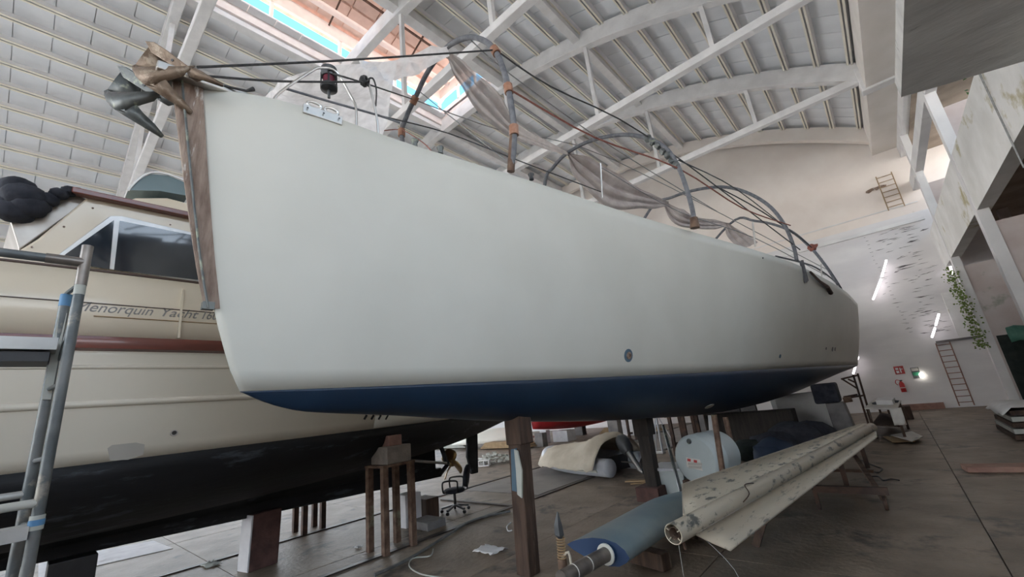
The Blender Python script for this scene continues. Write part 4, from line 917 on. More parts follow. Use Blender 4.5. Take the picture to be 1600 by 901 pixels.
# wooden posts under the sailing yacht
def post(top, bot, w, lab, cap, m=M['wood']):
    r = thing('prop_post', lab, 'post', bot, None); bpy.context.view_layer.update()
    t, b = Vector(top), Vector(bot)
    kid(MB().bar(b, t, w, w, (0, 1, 0)).build('timber', m, None, bevel=0.015), r)
    kid(MB().box(t.x-cap/2, t.x+cap/2, t.y-cap/2, t.y+cap/2, t.z-0.28, t.z+0.06).build('head_block', m, None, bevel=0.012), r)
    return r
b_ = at(826, 896, z=0); pp = post((-3.74, 4.2, 1.72), (b_.x, b_.y, 0), 0.205, 'thick brown timber post with flaking blue and white paint, nearest the camera', 0.25)
c1, c2 = at(805, 715, y=4.03), at(812, 745, y=4.03)
fx = 4.06
MB().prism([at(798, 702, y=fx), at(806, 700, y=fx), at(806, 735, y=fx), at(807, 768, y=fx), at(800, 766, y=fx)], (0, 0.02, 0)).build('blue_paint', M['bluewhite'], pp)
MB().prism([at(803, 702, y=fx-0.012), at(808, 704, y=fx-0.012), at(815, 735, y=fx-0.012), at(815, 778, y=fx-0.012), at(808, 772, y=fx-0.012), at(806, 735, y=fx-0.012)], (0, 0.02, 0)).build('white_paint', M['oldpaint'], pp)
b_ = at(1022, 783, z=0); p2 = post((-3.80, 7.85, 1.40), (b_.x-0.02, b_.y+0.15, 0), 0.22, 'dark square timber post behind the blue-grey rudder', 0.30, M['darkwood'])
kid(MB().box(b_.x-0.28, b_.x+0.16, b_.y-0.1, b_.y+0.4, 0, 0.24).build('foot_block', M['redblock'], None, bevel=0.01), p2)
# black cushion pads where posts meet hull
# distant trestle under the yacht
def trestle(px0, px1, pyb, pyt, zt_, y_len, lab, nleg=3, m=M['iron']):
    a, b = at(px0, pyb, z=0), at(px1, pyb-3, z=0)
    r = thing('trestle', lab, 'trestle', ((a.x+b.x)/2, a.y, 0)); bpy.context.view_layer.update()
    for i in range(nleg):
        q = a.lerp(b, i/(nleg-1))
        for dy in (0, y_len): kid(MB().bar((q.x, q.y+dy, 0), (q.x, q.y+dy, zt_), 0.09, 0.09).build('leg', m, None), r)
    kid(MB().box(min(a.x, b.x)-0.1, max(a.x, b.x)+0.1, a.y-0.1, a.y+y_len+0.1, zt_, zt_+0.16).build('top_beam', m, None), r)
    kid(MB().box(min(a.x, b.x), max(a.x, b.x), a.y, a.y+0.05, 0.3, 0.38).build('crossbar', m, None), r)
    return r
trestle(1057, 1100, 712, 655, 1.1, 0.8, 'dark trestle under the hull behind the grey tank', 3)
trestle(985, 1000, 690, 655, 1.0, 0.6, 'concrete-footed trestle right of the covered dinghy', 2)
# dinghy
dg = thing('inflatable_dinghy', 'grey inflatable dinghy under a beige canvas cover', 'dinghy', (-6.6, 9.6, 0))
bpy.context.view_layer.update()
A0, A1 = at(838, 722, z=0.3), at(958, 742, z=0.3)     # near tube, bow left, stern right
A0 = at(850, 722, z=0.30); A1 = at(925, 728, z=0.30)
bow = at(842, 700, z=0.45)
ds = (A1-A0).normalized(); dn = Vector((-ds.y, ds.x, 0))
if dn.y < 0: dn = -dn
L_ = 3.0; stern = A1+ds*0.15; 
def DG(s, t, z): return stern-ds*s+dn*t+Vector((0, 0, z-0.38))
k = MB(); k.tube([DG(-0.25, 0.22, 0.32), DG(-0.12, 0.22, 0.32), DG(0.1, 0.22, 0.32), DG(1.2, 0.22, 0.33), DG(2.2, 0.32, 0.40), DG(2.75, 0.75, 0.50), DG(2.2, 1.2, 0.42), DG(1.2, 1.35, 0.35), DG(0.1, 1.35, 0.33), DG(-0.2, 1.35, 0.33)], [0.06]+[0.215]*3+[0.215]*60, 16, smooth=6)
kid(k.build('tube', M['inflat'], None, smooth='all'), dg)
k = MB(); k.tube([DG(0.0, 0.0, 0.26), DG(1.2, 0.0, 0.27), DG(2.25, 0.12, 0.34), DG(2.95, 0.75, 0.46)], 0.03, 8, smooth=6); kid(k.build('rubbing_strip', M['creamtail'], None, smooth=True), dg)
kid(MB().bar(DG(0.05, 0.3, 0.35), DG(0.05, 1.3, 0.35), 0.05, 0.35).build('transom_board', M['black'], None), dg)
rn = random.Random(8); rows = []
prof = [(-0.05, .98), (0.3, 1.08), (0.7, .92), (1.1, .84), (1.6, .80), (2.1, .74), (2.5, .70), (2.95, .62)]
for s, h in spline([Vector((a_, b_, 0)) for a_, b_ in prof], 3).__iter__() if False else [(v.x, v.y) for v in spline([Vector((a_, b_, 0)) for a_, b_ in prof], 3)]:
    nar = 1-max(0, (s-1.8)/1.3)**2*0.85; c_ = 0.785; hwid = 0.99*max(0.3, nar)
    row = []
    for j in range(15):
        t = j/14*2-1
        z = h-(h-0.30)*abs(t)**2.6; z += 0.02*math.sin(s*13+t*4)+0.012*rn.gauss(0, 1)
        row.append(DG(s+0.02*math.sin(t*9), c_+t*hwid*(1+0.015*math.sin(s*17)), z))
    rows.append(row)
kid(MB().grid(rows).build('canvas_cover', M['canvas'], None, smooth='all', solid=0.01), dg)
ob = thing('outboard_motor', 'grey tilted outboard engine on the stern of the dinghy', 'outboard motor', DG(-0.3, 0.8, 0.0)); bpy.context.view_layer.update()
O1, O2, O3 = DG(-0.18, 0.8, 0.92), DG(-0.42, 0.75, 0.60), DG(-0.75, 0.7, 0.22)
k = MB(); dd_ = (O1-O2).normalized(); k.lathe([(0, -0.30), (0.12, -0.30), (0.17, -0.2), (0.18, 0.0), (0.15, 0.12), (0.06, 0.19), (0, 0.2)], O1-dd_*0.1, dd_, 14); kid(k.build('cowling', M['engine'], None, smooth=True), ob)
kid(MB().tube([O2, (O2+O3)/2, O3], [0.09, 0.07, 0.05], 10).build('leg', M['steel'], None, smooth=True), ob)
kid(MB().lathe([(0, -0.12), (0.05, -0.08), (0.055, 0.05), (0.02, 0.12), (0, 0.13)], O3, (ds-Vector((0, 0, 0.5))), 10).build('gearcase', M['steel'], None, smooth=True), ob)
kid(MB().lathe([(0.0, 0), (0.11, 0.005), (0.11, 0.012), (0, 0.02)], O3+ds*0.12, ds, 9).build('propeller', M['black'], None), ob)
wh = thing('launching_wheel', 'black launching wheel beside the outboard engine', 'wheel', DG(-0.45, 0.35, 0)); bpy.context.view_layer.update()
k = MB(); k.lathe([(0.10, -0.05), (0.2, -0.06), (0.22, 0), (0.2, 0.06), (0.10, 0.05)], DG(-0.75, 1.0, 0.33), ds.cross(Vector((0, 0, 1))), 18); kid(k.build('tyre', M['black'], None, smooth=True), wh)
k = MB(); k.tube([DG(0.05, 0.9, 0.35), DG(-0.75, 1.0, 0.33)], 0.02, 8); kid(k.build('bracket', M['steel'], None), wh)

# pile of rubble and hollow blocks
rb = MB(); rn = random.Random(6); c_ = at(772, 722, z=0)
for i in range(90):
    a_ = rn.uniform(0, 6.28); r_ = rn.random()**0.6*0.75; h = max(0, 0.42*(1-r_/0.8)); s_ = rn.uniform(0.03, 0.08)
    rb.blob((c_.x+math.cos(a_)*r_*1.15, c_.y+math.sin(a_)*r_, h*rn.uniform(0.6, 1.0)+0.03), (s_*1.6, s_, s_*0.7), i, 0.3, 1)
tag(rb.build('rubble_heap', M['oldpaint'], None), 'low heap of tangled pale scrap on the floor behind the office chair', 'rubble', kind='stuff')
for i, (a_, b_) in enumerate(((762, 722), (768, 725))):
    p_ = at(a_, b_, z=0); 
    k = MB(); k.box(-0.2, 0.2, -0.1, 0.1, 0, 0.03); k.box(-0.2, 0.2, -0.1, 0.1, 0.17, 0.2); [k.box(x, x+0.03, -0.1, 0.1, 0.03, 0.17) for x in (-0.2, -0.015, 0.17)]
    o = k.build('hollow_block', M['white2'], None); o.location = (p_.x, p_.y-0.35, 0); o.rotation_euler = (0, 0, 0.5); tag(o, ('left' if i == 0 else 'right')+' of the two hollow white blocks at the foot of the scrap heap', 'block')
# far background under the motor yacht: upturned tender, planks, pallets
def upturned(px, py, L_, w, h, m, lab, rot):
    c_ = at(px, py, z=0); rows = []
    for i in range(13):
        t = i/12*2-1; ww = w*max(0.03, (1-abs(t)**2.4)); rows.append([Vector((t*L_/2, ww*math.cos(math.pi*j/8), 0.25+h*max(0.1, (1-abs(t)**3))*math.sin(math.pi*j/8))) for j in range(9)])
    o = MB().grid(rows).build('upturned_tender', m, None, smooth='all', solid=0.02); o.location = (c_.x, c_.y, 0); o.rotation_euler = (0, 0, rot); return tag(o, lab, 'boat')
upturned(770, 697, 4.6, 0.9, 0.65, M['creamtail'], 'white upturned tender on the far floor left of the thick post', 0.5)
for i, (a_, b_, lab) in enumerate(((705, 700, 'pale planks stacked by the far tender'), (795, 700, 'reddish planks stacked in front of the upturned tender'), (985, 676, 'tan planks stacked beside the far concrete pillars'))):
    p_ = at(a_, b_, z=0); r = thing('plank_stack', lab, 'planks', (p_.x, p_.y, 0)); LOCAL.add(r.name)
    for j in range(4):
        o = MB().box(-1.6+0.1*j, 1.6-0.13*j, -0.35, 0.35, 0.05+j*0.07, 0.11+j*0.07).build('plank', M['tan'] if i != 0 else M['oldpaint'], r)
# far pillars / stands under third boat
rh = thing('red_boat', 'far boat with a red bottom standing on blocks beyond the dinghy', 'boat', (-13, 20, 0)); bpy.context.view_layer.update()
rows = []
for i in range(25):
    y = 15.6+9.0*i/24; t = i/24*2-1; hw = 1.7*max(0.04, 1-abs(t)**2.6)
    rows.append([Vector((-13+hw*math.sin(a_), y, 2.6-(2.6-0.52-0.3*t*t)*math.cos(a_)**0.8 if math.cos(a_) > 0 else 2.6)) for a_ in [(-1+2*j/14)*math.pi/2*0.999 for j in range(15)]])
kid(MB().grid(rows).build('bottom', M['redhull'], None, smooth='all', solid=0.02), rh)
rows2 = [[r_[0], r_[0]+Vector((-0.15, 0, 1.1))] for r_ in rows]; rows3 = [[r_[-1], r_[-1]+Vector((0.15, 0, 1.1))] for r_ in rows]
k = MB(); k.grid(rows2); k.grid(rows3); kid(k.build('topside', M['white2'], None, smooth='all', solid=0.02), rh)
for i, (a_, b_, w, h, m, lab) in enumerate(((843, 698, .45, .60, 'conc', 'dark concrete pillar behind the dinghy bow'), (850, 692, .4, .60, 'paleblock', 'slim pale pillar behind the dinghy bow'), (876, 690, .9, .52, 'paleblock', 'wide pale block under the red boat'),
        (905, 680, .5, .55, 'conc', 'grey pillar under the red boat stern'), (962, 695, .45, 1.35, 'conc', 'concrete pillar between the dinghy and dark post'), (985, 680, 1.0, 1.5, 'paleblock', 'bright white tank in the distance left of the dark post'),
        (1110, 690, .5, 1.3, 'conc', 'grey pillar to the right of the trestle under the hull'))):
    p_ = at(a_, b_, z=0); blk('pillar', lab, 'pillar', p_.x-w/2, p_.x+w/2, p_.y, p_.y+w*0.8, 0, h, M[m])
# mast-like tripod in the middle distance
tp_ = thing('boat_stand', 'slim pale tripod stand with a flat foot in the middle distance', 'stand', at(1035, 710, z=0)); bpy.context.view_layer.update()
c_ = at(1036, 708, z=0)
kid(MB().tube([c_+Vector((0, 0, 0.05)), c_+Vector((0, 0, 1.5))], 0.035, 8).build('pole', M['inflat'], None), tp_)
for a_ in (0.3, 2.4, 4.5): kid(MB().tube([c_+Vector((math.cos(a_)*0.5, math.sin(a_)*0.5, 0.02)), c_+Vector((0, 0, 1.25))], 0.015, 6).build('leg', M['inflat'], None), tp_)
kid(MB().box(c_.x-0.25, c_.x+0.05, c_.y-0.1, c_.y+0.1, 0, 0.06).build('foot', M['white2'], None), tp_)

# grey tank
tk = thing('storage_tank', 'pale grey-green cylindrical tank with a paper sticker under the hull', 'tank', (-2.9, 7.9, 0)); bpy.context.view_layer.update()
Tc = at(1087, 718, y=7.6); tax = Vector((0.22, 0.97, 0.0)).normalized(); Rt = 0.40
k = MB(); k.lathe([(0, -0.03), (Rt*0.9, -0.025), (Rt*0.97, 0.0), (Rt, 0.03), (Rt, 0.28), (Rt*1.015, 0.3), (Rt, 0.32), (Rt, 0.68), (Rt*0.95, 0.75), (0, 0.78)], Tc, tax, 40); kid(k.build('shell', M['tank'], None, smooth=True), tk)
k = MB(); cc = Tc-tax*0.03; k.lathe([(0, -0.02), (0.035, -0.02), (0.045, -0.005), (0.045, 0.005)], cc+Vector((-0.03, 0, 0.30)), tax, 14); kid(k.build('bung', M['galv'], None, smooth=True), tk)
fr = [at(a_, b_, y=7.55) for a_, b_ in ((1072, 714), (1100, 719), (1100, 736), (1073, 729))]
k = MB(); k.prism(fr, (0, 0.01, 0)); kid(k.build('sticker', M['paper'], None), tk)
for (a_, b_, a2, b2, m) in ((1074, 716, 1079, 720, 'red'), (1084, 718, 1089, 722, 'red'), (1075, 722, 1097, 726, 'patch'), (1076, 727, 1096, 731, 'patch')):
    kid(MB().prism([at(a_, b_, y=7.542), at(a2, b_+1, y=7.542), at(a2, b2+1, y=7.542), at(a_, b2, y=7.542)], (0, 0.006, 0)).build('print', M[m], None), tk)
for s_ in (0.12, 0.6): q = Tc+tax*s_; kid(MB().box(q.x-0.35, q.x+0.35, q.y-0.06, q.y+0.06, 0, q.z-Rt+0.06).build('cradle', M['wood'], None), tk)
# poles in front of the tank
for (t0, t1, y_, m, lab) in (((1116, 652), (1128, 730), 7.2, 'ruststeel', 'thin brown post in front of the grey tank'), ((1134, 655), (1150, 724), 8.4, 'ruststeel', 'thin rusty post just right of the grey tank'), ((1110, 652), (1113, 690), 9.0, 'winframe', 'slim pale pole behind the grey tank')):
    a_, b_ = at(*t0, y=y_), at(*t1, y=y_); b_ = a_+(b_-a_)*((a_.z)/(a_.z-b_.z)); a_ = a_+(a_-b_)*0.03
    tag(MB().tube([b_, a_], 0.045, 8).build('slim_post', M[m], None), lab, 'post')
# leaning pole by bucket
a_, b_ = at(1036, 665, y=8.6), at(1064, 768, y=7.0)
tag(MB().tube([Vector((b_.x, b_.y, 0)), b_, a_], 0.03, 8).build('leaning_pole', M['galv'], None), 'grey steel pole leaning in front of the box and tank', 'pole')
# plastic box
p_ = at(1037, 778, z=0); bx_ = thing('plastic_box', 'pale green-grey open plastic box beside the dark post', 'box', (p_.x, p_.y, 0)); bpy.context.view_layer.update()
kid(MB().hexa([(p_.x-0.1, p_.y, 0), (p_.x+0.42, p_.y, 0), (p_.x+0.42, p_.y+0.5, 0), (p_.x-0.1, p_.y+0.5, 0), (p_.x-0.16, p_.y-0.06, 0.48), (p_.x+0.48, p_.y-0.06, 0.48), (p_.x+0.48, p_.y+0.56, 0.48), (p_.x-0.16, p_.y+0.56, 0.48)]).build('tub', M['tank'], None, bevel=0.02), bx_)
kid(MB().box(p_.x-0.2, p_.x+0.52, p_.y-0.1, p_.y+0.6, 0.48, 0.53).build('lid', M['inflat'], None, bevel=0.01), bx_)

# dark clutter under the stern: slabs and drapes
for i, (a_, b_, w, h, m, lab) in enumerate(((1150, 700, .8, 1.15, 'conc', 'grey slab leaning under the middle of the hull'), (1178, 690, .7, 1.2, 'conc', 'second grey slab leaning under the hull'), (1210, 690, 1.3, 0.9, 'conc', 'wide dark slab under the stern quarter'), (1245, 680, .9, 1.25, 'slab', 'dark board upright under the stern'))):
    p_ = at(a_, b_, z=0); r = MB(); r.hexa([(p_.x-w/2, p_.y, 0), (p_.x+w/2, p_.y, 0), (p_.x+w/2, p_.y+0.15, 0), (p_.x-w/2, p_.y+0.15, 0), (p_.x-w/2-0.1, p_.y+0.2, h), (p_.x+w/2-0.1, p_.y+0.2, h), (p_.x+w/2-0.1, p_.y+0.35, h), (p_.x-w/2-0.1, p_.y+0.35, h)])
    tag(r.build('leaning_slab', M[m], None, bevel=0.01), lab, 'slab')
for i, (a_, b_, r_, m, lab) in enumerate(((1195, 650, 0.36, 'navy', 'dark blue sack slumped under the hull'), (1165, 688, 0.32, 'darknet', 'dark green sack behind the cream boom'), (1205, 682, 0.40, 'cloth', 'black sack behind the cream boom'), (1240, 672, 0.5, 'cloth', 'large black sack under the stern'), (1262, 662, 0.45, 'cloth', 'black sack nearest the stern pillar'))):
    p_ = at(a_, b_, y=11.5+i*0.5); k = MB(); k.blob((p_.x, p_.y, r_*0.8), (r_*1.3, r_, r_*0.85), 20+i, 0.12, 2); tag(k.build('sack', M[m], None, smooth=True), lab, 'sack')
tag(MB().box(-4.6, -2.3, 13.6, 14.2, 0, 1.05).build('dark_backdrop', M['darkwood'], None, bevel=0.02), 'long dark block added to fill the gap under the hull before the stern', 'backdrop')  # made-up dark backdrop, keeps the bright far wall from showing under the hull
tag(MB().box(-3.2, -1.75, 16.6, 17.0, 0, 1.35).build('dark_screen', M['slab'], None, bevel=0.02), 'grey upright screen added to cover the bright wall beyond the dark sacks', 'screen')  # added screen that darkens the view of the far wall below the stern
# stern support: pier and black shoring block
p_ = at(1320, 668, z=0); pr2 = thing('stern_support', 'concrete pier with a black padded head under the stern', 'support', (-1.6, 15.5, 0)); bpy.context.view_layer.update()
q = at(1318, 655, y=14.5)
kid(MB().hexa([(q.x-0.25, 14.4, 0), (q.x+0.22, 14.4, 0), (q.x+0.22, 14.9, 0), (q.x-0.25, 14.9, 0), (q.x-0.28, 14.4, 1.1), (q.x+0.12, 14.4, 1.1), (q.x+0.12, 14.9, 1.1), (q.x-0.28, 14.9, 1.1)]).build('pier', M['conc'], None, bevel=0.02), pr2)
kid(MB().box(q.x-0.50, q.x+0.06, 14.3, 15.0, 1.1, 1.62).build('padded_head', M['cloth'], None, bevel=0.05), pr2)
kid(MB().tube([at(1318, 625, y=14.35), at(1331, 623, y=14.35)], 0.07, 10).build('screw', M['ruststeel'], None), pr2)

# ---- blue-grey rudder blade with its stock
ru = thing('rudder_blade', 'blue-grey rudder blade lying on the floor with a navy end', 'rudder', (-2.8, 4.6, 0)); bpy.context.view_layer.update()
E0, E1 = at(886, 850, z=0.42), at(984, 872, z=0.32)      # near end: trailing .. leading edge
F0, F1 = at(1010, 786, z=0.42), at(1120, 790, z=0.32)
F0 = at(1000, 789, z=0.42); F1 = E1+(F0-E0)*1.25
F1 = Vector((E1.x+0.15, E1.y+2.6, 0.35)); F0 = Vector((-3.05, 6.0, 0.42))
foil = [(0, 0.0), (0.10, 0.05), (0.25, 0.10), (0.45, 0.145), (0.65, 0.16), (0.82, 0.14), (0.94, 0.08), (1.0, 0.0), (0.94, -0.06), (0.82, -0.12), (0.65, -0.145), (0.45, -0.135), (0.25, -0.09), (0.1, -0.05)]
rows = []
for i in range(13):
    t = i/12; a_, b_ = E0.lerp(F0, t), E1.lerp(F1, t)
    rows.append([a_.lerp(b_, c)+Vector((0, 0, h*0.82*(1-0.15*t))) for c, h in foil])
rows = [[p_ for p_ in r] for r in rows]
kid(MB().grid(rows, close=True).build('blade', M['rudder'], None, smooth='all'), ru)
kid(MB()._add(rows[0], [tuple(range(14))]).build('blue_end', M['rudderblue'], None), ru); kid(MB()._add(rows[-1], [tuple(range(14))]).build('far_end', M['rudderblue'], None), ru)
dd_ = (E0-F0).normalized(); s0 = at(957, 862, z=0.36); s0 = E0.lerp(E1, 0.66); s1 = at(897, 893, z=0.36)
s1 = s0+(s1-s0).normalized()*0.75
kid(MB().tube([s0-(s1-s0)*0.1, s1], 0.068, 20).build('stock', M['stock'], None, smooth=True), ru)
k = MB(); k.lathe([(0.07, 0), (0.10, 0), (0.10, 0.02), (0.07, 0.02)], s0+(s1-s0).normalized()*0.02, (s1-s0), 20); kid(k.build('collar', M['creamtail'], None), ru)
for f_ in (0.45, 0.75): k = MB(); k.lathe([(0.0685, 0), (0.0705, 0.003), (0.0705, 0.01), (0.0685, 0.013)], s0.lerp(s1, f_), (s1-s0), 20); kid(k.build('scored_ring', M['creamtail'], None), ru)
wb_ = at(1015, 872, z=0.12); w0, w1 = at(985, 862, z=0.1), at(1042, 877, z=0.1)
tag(MB().bar(w0, w1, 0.16, 0.17).build('timber_bearer', M['wood'], None, bevel=0.01), 'short dark timber bearer under the near end of the rudder blade', 'timber')
ws = E0.lerp(F0, 0.9); tag(MB().box(-3.1, -2.0, 6.0, 6.25, 0, 0.22).build('timber_bearer', M['wood'], None), 'timber bearer under the far end of the rudder blade', 'timber')

# ---- cream winged boom with hollow tube
bo = thing('park_boom', 'long scraped cream wing-shaped boom lying on trestles', 'boom', (-1.5, 4.0, 0)); bpy.context.view_layer.update()
bo.name = 'winged_boom'
T0 = at(1052, 834, z=0.66); T1 = at(1362, 668, z=0.80)
ub = (T1-T0).normalized()
def onray_line(px, py, dz, s0_=0): pass
Rb = 0.085
kid(MB().lathe([(Rb-0.008, 0.0), (Rb, 0.0), (Rb, 0.01), (Rb, (T1-T0).length)], T0, ub, 28).build('spar_tube', M['boom'], None, smooth=True, solid=0.006), bo)
k = MB(); sd = ub.cross(Vector((0, 0, 1))).normalized(); vz = sd.cross(ub)
k.lathe([(Rb*0.58, 0.01), (Rb*0.6, 0.01), (Rb*0.6, 0.4), (Rb*0.58, 0.4)], T0, ub, 20); kid(k.build('inner_tube', M['stem'], None, smooth=True), bo)
for a_ in (0.5, 2.6, 3.9, 5.6):
    c_ = sd*math.cos(a_)+vz*math.sin(a_); kid(MB().bar(T0+c_*Rb*0.55+ub*0.012, T0+c_*Rb*0.98+ub*0.012, 0.008, 0.02, ub).build('web', M['boom'], None), bo)
def wing(nearpts, farpts, nm, m):
    k = MB(); rows = []
    for i in range(25):
        t = i/24; rows.append([a_.lerp(b_, t) for a_, b_ in zip(nearpts, farpts)])
    k.grid(rows); kid(k.build(nm, m, None, smooth='all', solid=0.018), bo)
# upper wing starts a little aft of the tube mouth; plane tilts up and away
U0 = T0+ub*0.30; Ue = at(1066, 757, y=U0.y+0.45)
Um = U0-sd*0.05+vz*0.07
Ue = at(1067, 757, x=U0.x-0.50)
Fe = at(1345, 662, x=T1.x-0.22)
wing([Um, Um.lerp(Ue, 0.5)+vz*0.012, Ue], [T1-sd*0.03+vz*0.06, (T1).lerp(Fe, 0.5)+vz*0.04, Fe], 'upper_wing', M['boom'])
kid(MB().tube([Um, Ue], 0.014, 8).build('end_bead', M['boomplain'], None), bo)
kid(MB().tube([Ue, Fe], 0.014, 8).build('edge_bead', M['boomplain'], None), bo)
L0 = T0+ub*0.25; Lm = L0+sd*0.06-vz*0.06
Le = at(1141, 859, x=L0.x+0.42); Lf = at(1370, 682, x=T1.x+0.14)
wing([Lm, Lm.lerp(Le, 0.5)-vz*0.005, Le], [T1+sd*0.05-vz*0.05, (T1+sd*0.05-vz*0.05).lerp(Lf, 0.5), Lf], 'lower_wing', M['boomplain'])
kid(MB().tube([Lm+vz*0.01, T1+sd*0.05-vz*0.04], 0.02, 8).build('fillet', M['boomplain'], None), bo)
kid(MB().bar(T0+ub*0.12-vz*0.07, T0+ub*0.14-vz*0.16, 0.02, 0.02).build('bolt', M['ruststeel'], None), bo)
k = MB(); k.tube([T0+ub*1.2+sd*0.09, T0+ub*1.35+sd*0.10+vz*0.05, T0+ub*1.5+vz*0.10, T0+ub*1.65+vz*0.09+sd*0.03], 0.006, 6, smooth=4); kid(k.build('loose_wire', M['iron'], None), bo)
k = MB(); k.tube([T0+ub*0.05-vz*0.08, T0-vz*0.35+sd*0.02, Vector((T0.x+0.02, T0.y, 0.02)), Vector((T0.x+0.3, T0.y-0.1, 0.01)), Vector((T0.x+0.42, T0.y+0.2, 0.3)), L0+sd*0.1-vz*0.05], 0.003, 5, smooth=5); tag(k.build('wire_loop', M['greyrope'], None), 'thin wire looping from the boom end down to the floor', 'wire')
# trestle under the far end
tr_ = thing('boom_trestle', 'rusty steel A-frame trestle with a wheel holding up the cream boom', 'trestle', (-1.0, 9.0, 0)); bpy.context.view_layer.update()
w1_ = at(1383, 786, z=0.09); w0_ = at(1335, 712, z=0.42)
kid(MB().bar(w0_, w1_+Vector((0, 0, 0.06)), 0.07, 0.05).build('long_leg', M['ruststeel'], None), tr_)
a_, b_ = at(1272, 763, z=0.28), at(1388, 767, z=0.28); kid(MB().bar(a_, b_, 0.08, 0.09).build('crossbar', M['iron'], None), tr_)
a2, b2 = at(1255, 733, z=0.28), at(1365, 736, z=0.28); kid(MB().bar(a2, b2, 0.06, 0.04).build('crossbar', M['ruststeel'], None), tr_)
k = MB(); k.lathe([(0, -0.02), (0.06, -0.025), (0.085, -0.02), (0.09, 0), (0.085, 0.02), (0.06, 0.025), (0, 0.02)], w1_, Vector((1, 0.1, 0)), 18); kid(k.build('wheel', M['iron'], None, smooth=True), tr_)
for q in (a_, a2): kid(MB().bar(q, Vector((q.x, q.y, 0)), 0.05, 0.05).build('foot', M['iron'], None), tr_)
for q in ((-0.95, 8.2), (-0.75, 9.6)):
    kid(MB().bar((q[0], q[1], 0.28), (q[0], q[1], 0.70), 0.06, 0.06).build('upright', M['iron'], None), tr_)
kid(MB().bar((T0.lerp(T1, 0.3)).xy.to_3d()+Vector((-0.3, 0, 0)), T0.lerp(T1, 0.3)-Vector((-0.0, 0, 0.12)), 0.08, 0.08).build('prop', M['wood'], None), tr_)
# cables near the trestle
def cable(nm, lab, pts, r, m, sm=5, z=None):
    k = MB(); P = [at(a, b, z=r+0.002) for a, b in pts]; k.tube(P, r, 6, smooth=sm); return tag(k.build(nm, m, None, smooth=True), lab, 'cable')
cable('cable', 'black cable loop on the floor behind the trestle', [(1345, 718), (1368, 728), (1378, 732), (1370, 738), (1350, 730)], 0.012, M['black'])
cable('cable', 'short kinked black cable on the floor right of the trestle', [(1352, 745), (1372, 744), (1380, 750), (1392, 748), (1405, 750)], 0.010, M['black'])
# paddle-like tool tied on a small brown stake
sk = thing('tied_stake', 'dark pointed tool tied with string on top of a rusty stake', 'stake', at(882, 901, y=3.6)); bpy.context.view_layer.update()
yk = 3.6
q0 = at(882, 905, y=yk); q1 = at(878, 872, y=yk)
kid(MB().tube([Vector((q0.x, q0.y, 0)), q1], 0.045, 12).build('stake', M['ruststeel'], None, smooth=True), sk)
k = MB(); 
for i in range(8): k.lathe([(0.036, 0), (0.046, 0.008), (0.036, 0.016)], q1.lerp(at(876, 838, y=yk), i/8), (at(876, 838, y=yk)-q1), 12)
kid(k.build('string_binding', M['tan'], None, smooth=True), sk)
t0, t1, t2 = at(875, 842, y=yk), at(872, 820, y=yk), at(871, 799, y=yk)
k = MB(); k.grid([[t0+sdx*0.012 for sdx in (-RX, BK*0.6, RX, -BK*0.6)], [t0.lerp(t1, 0.3)+sdx*0.045 for sdx in (-RX, BK*0.5, RX, -BK*0.5)], [t1+sdx*0.04 for sdx in (-RX, BK*0.5, RX, -BK*0.5)], [t2+sdx*0.006 for sdx in (-RX, BK*0.6, RX, -BK*0.6)]], close=True)
kid(k.build('blade', M['engine'], None), sk)
k = MB(); k.tube([q1, at(888, 862, y=yk), at(893, 885, y=yk)], 0.012, 6, smooth=3); kid(k.build('string_tail', M['canvas'], None), sk)
# rag, hoses, litter
def rag(px, py, r, m, lab, seed, cat='rag'):
    rn = random.Random(seed); c_ = at(px, py, z=0); rows = []
    for i in range(9):
        rows.append([Vector((c_.x+(i/8-0.5)*2*r*(1+0.2*rn.random()), c_.y+(j/6-0.5)*1.3*r*(1+0.25*rn.random()), 0.008+abs(rn.gauss(0, 0.014)))) for j in range(7)])
    return tag(MB().grid(rows).build('rag', m, None, smooth='all', solid=0.004), lab, cat)
rag(765, 860, 0.19, M['white2'], 'crumpled white rag on the floor left of the thick post', 1)
rag(330, 883, 0.14, M['oldpaint'], 'small pale tangle on the floor at the lower left', 2)
rag(560, 856, 0.05, M['white2'], 'tiny white scrap on the floor left of the steel stand', 3)
cable('hose', 'grey hose curving across the floor towards the thick post', [(585, 898), (640, 872), (700, 835), (740, 812), (797, 798)], 0.02, M['cable'])
cable('hose', 'pale cord looped on the floor below the steel stand', [(677, 857), (672, 868), (645, 872), (640, 885), (660, 897), (700, 903)], 0.009, M['oldpaint'])
cable('hose', 'pale cord loop to the left of the thick post foot', [(798, 816), (792, 822), (794, 829), (800, 828)], 0.010, M['white2'])
p_, q_ = at(690, 780, z=0.01), at(800, 790, z=0.01)
tag(MB().bar(p_, q_, 0.08, 0.03).build('steel_flat', M['rail'], None), 'dark steel flat bar on the floor behind the chair castors', 'bar')
rb2 = MB(); rn = random.Random(16); c_ = at(1000, 758, z=0)
for i in range(7):
    q = Vector((c_.x+rn.uniform(-0.6, 0.5), c_.y+rn.uniform(-0.3, 0.3), 0.03+0.02*i)); an = rn.uniform(-0.3, 0.3)
    rb2.bar(q, q+Vector((0.6*math.cos(an), 0.6*math.sin(an)+0.2, 0.02)), 0.09, 0.02)
tag(rb2.build('wood_scraps', M['tan'], None), 'few broken wood scraps on the floor left of the dark post', 'scraps', kind='stuff')
ln = MB().prism([at(60, 878, z=0.0), at(240, 845, z=0.0), at(270, 857, z=0.0), at(60, 905, z=0)], (0, 0, 0.012)); tag(ln.build('pale_floor_patch', M['paleblock'], None), 'flat white patch on the floor beyond the motor yacht keel', 'sheet')  # thin pale flat shape lying on the floor

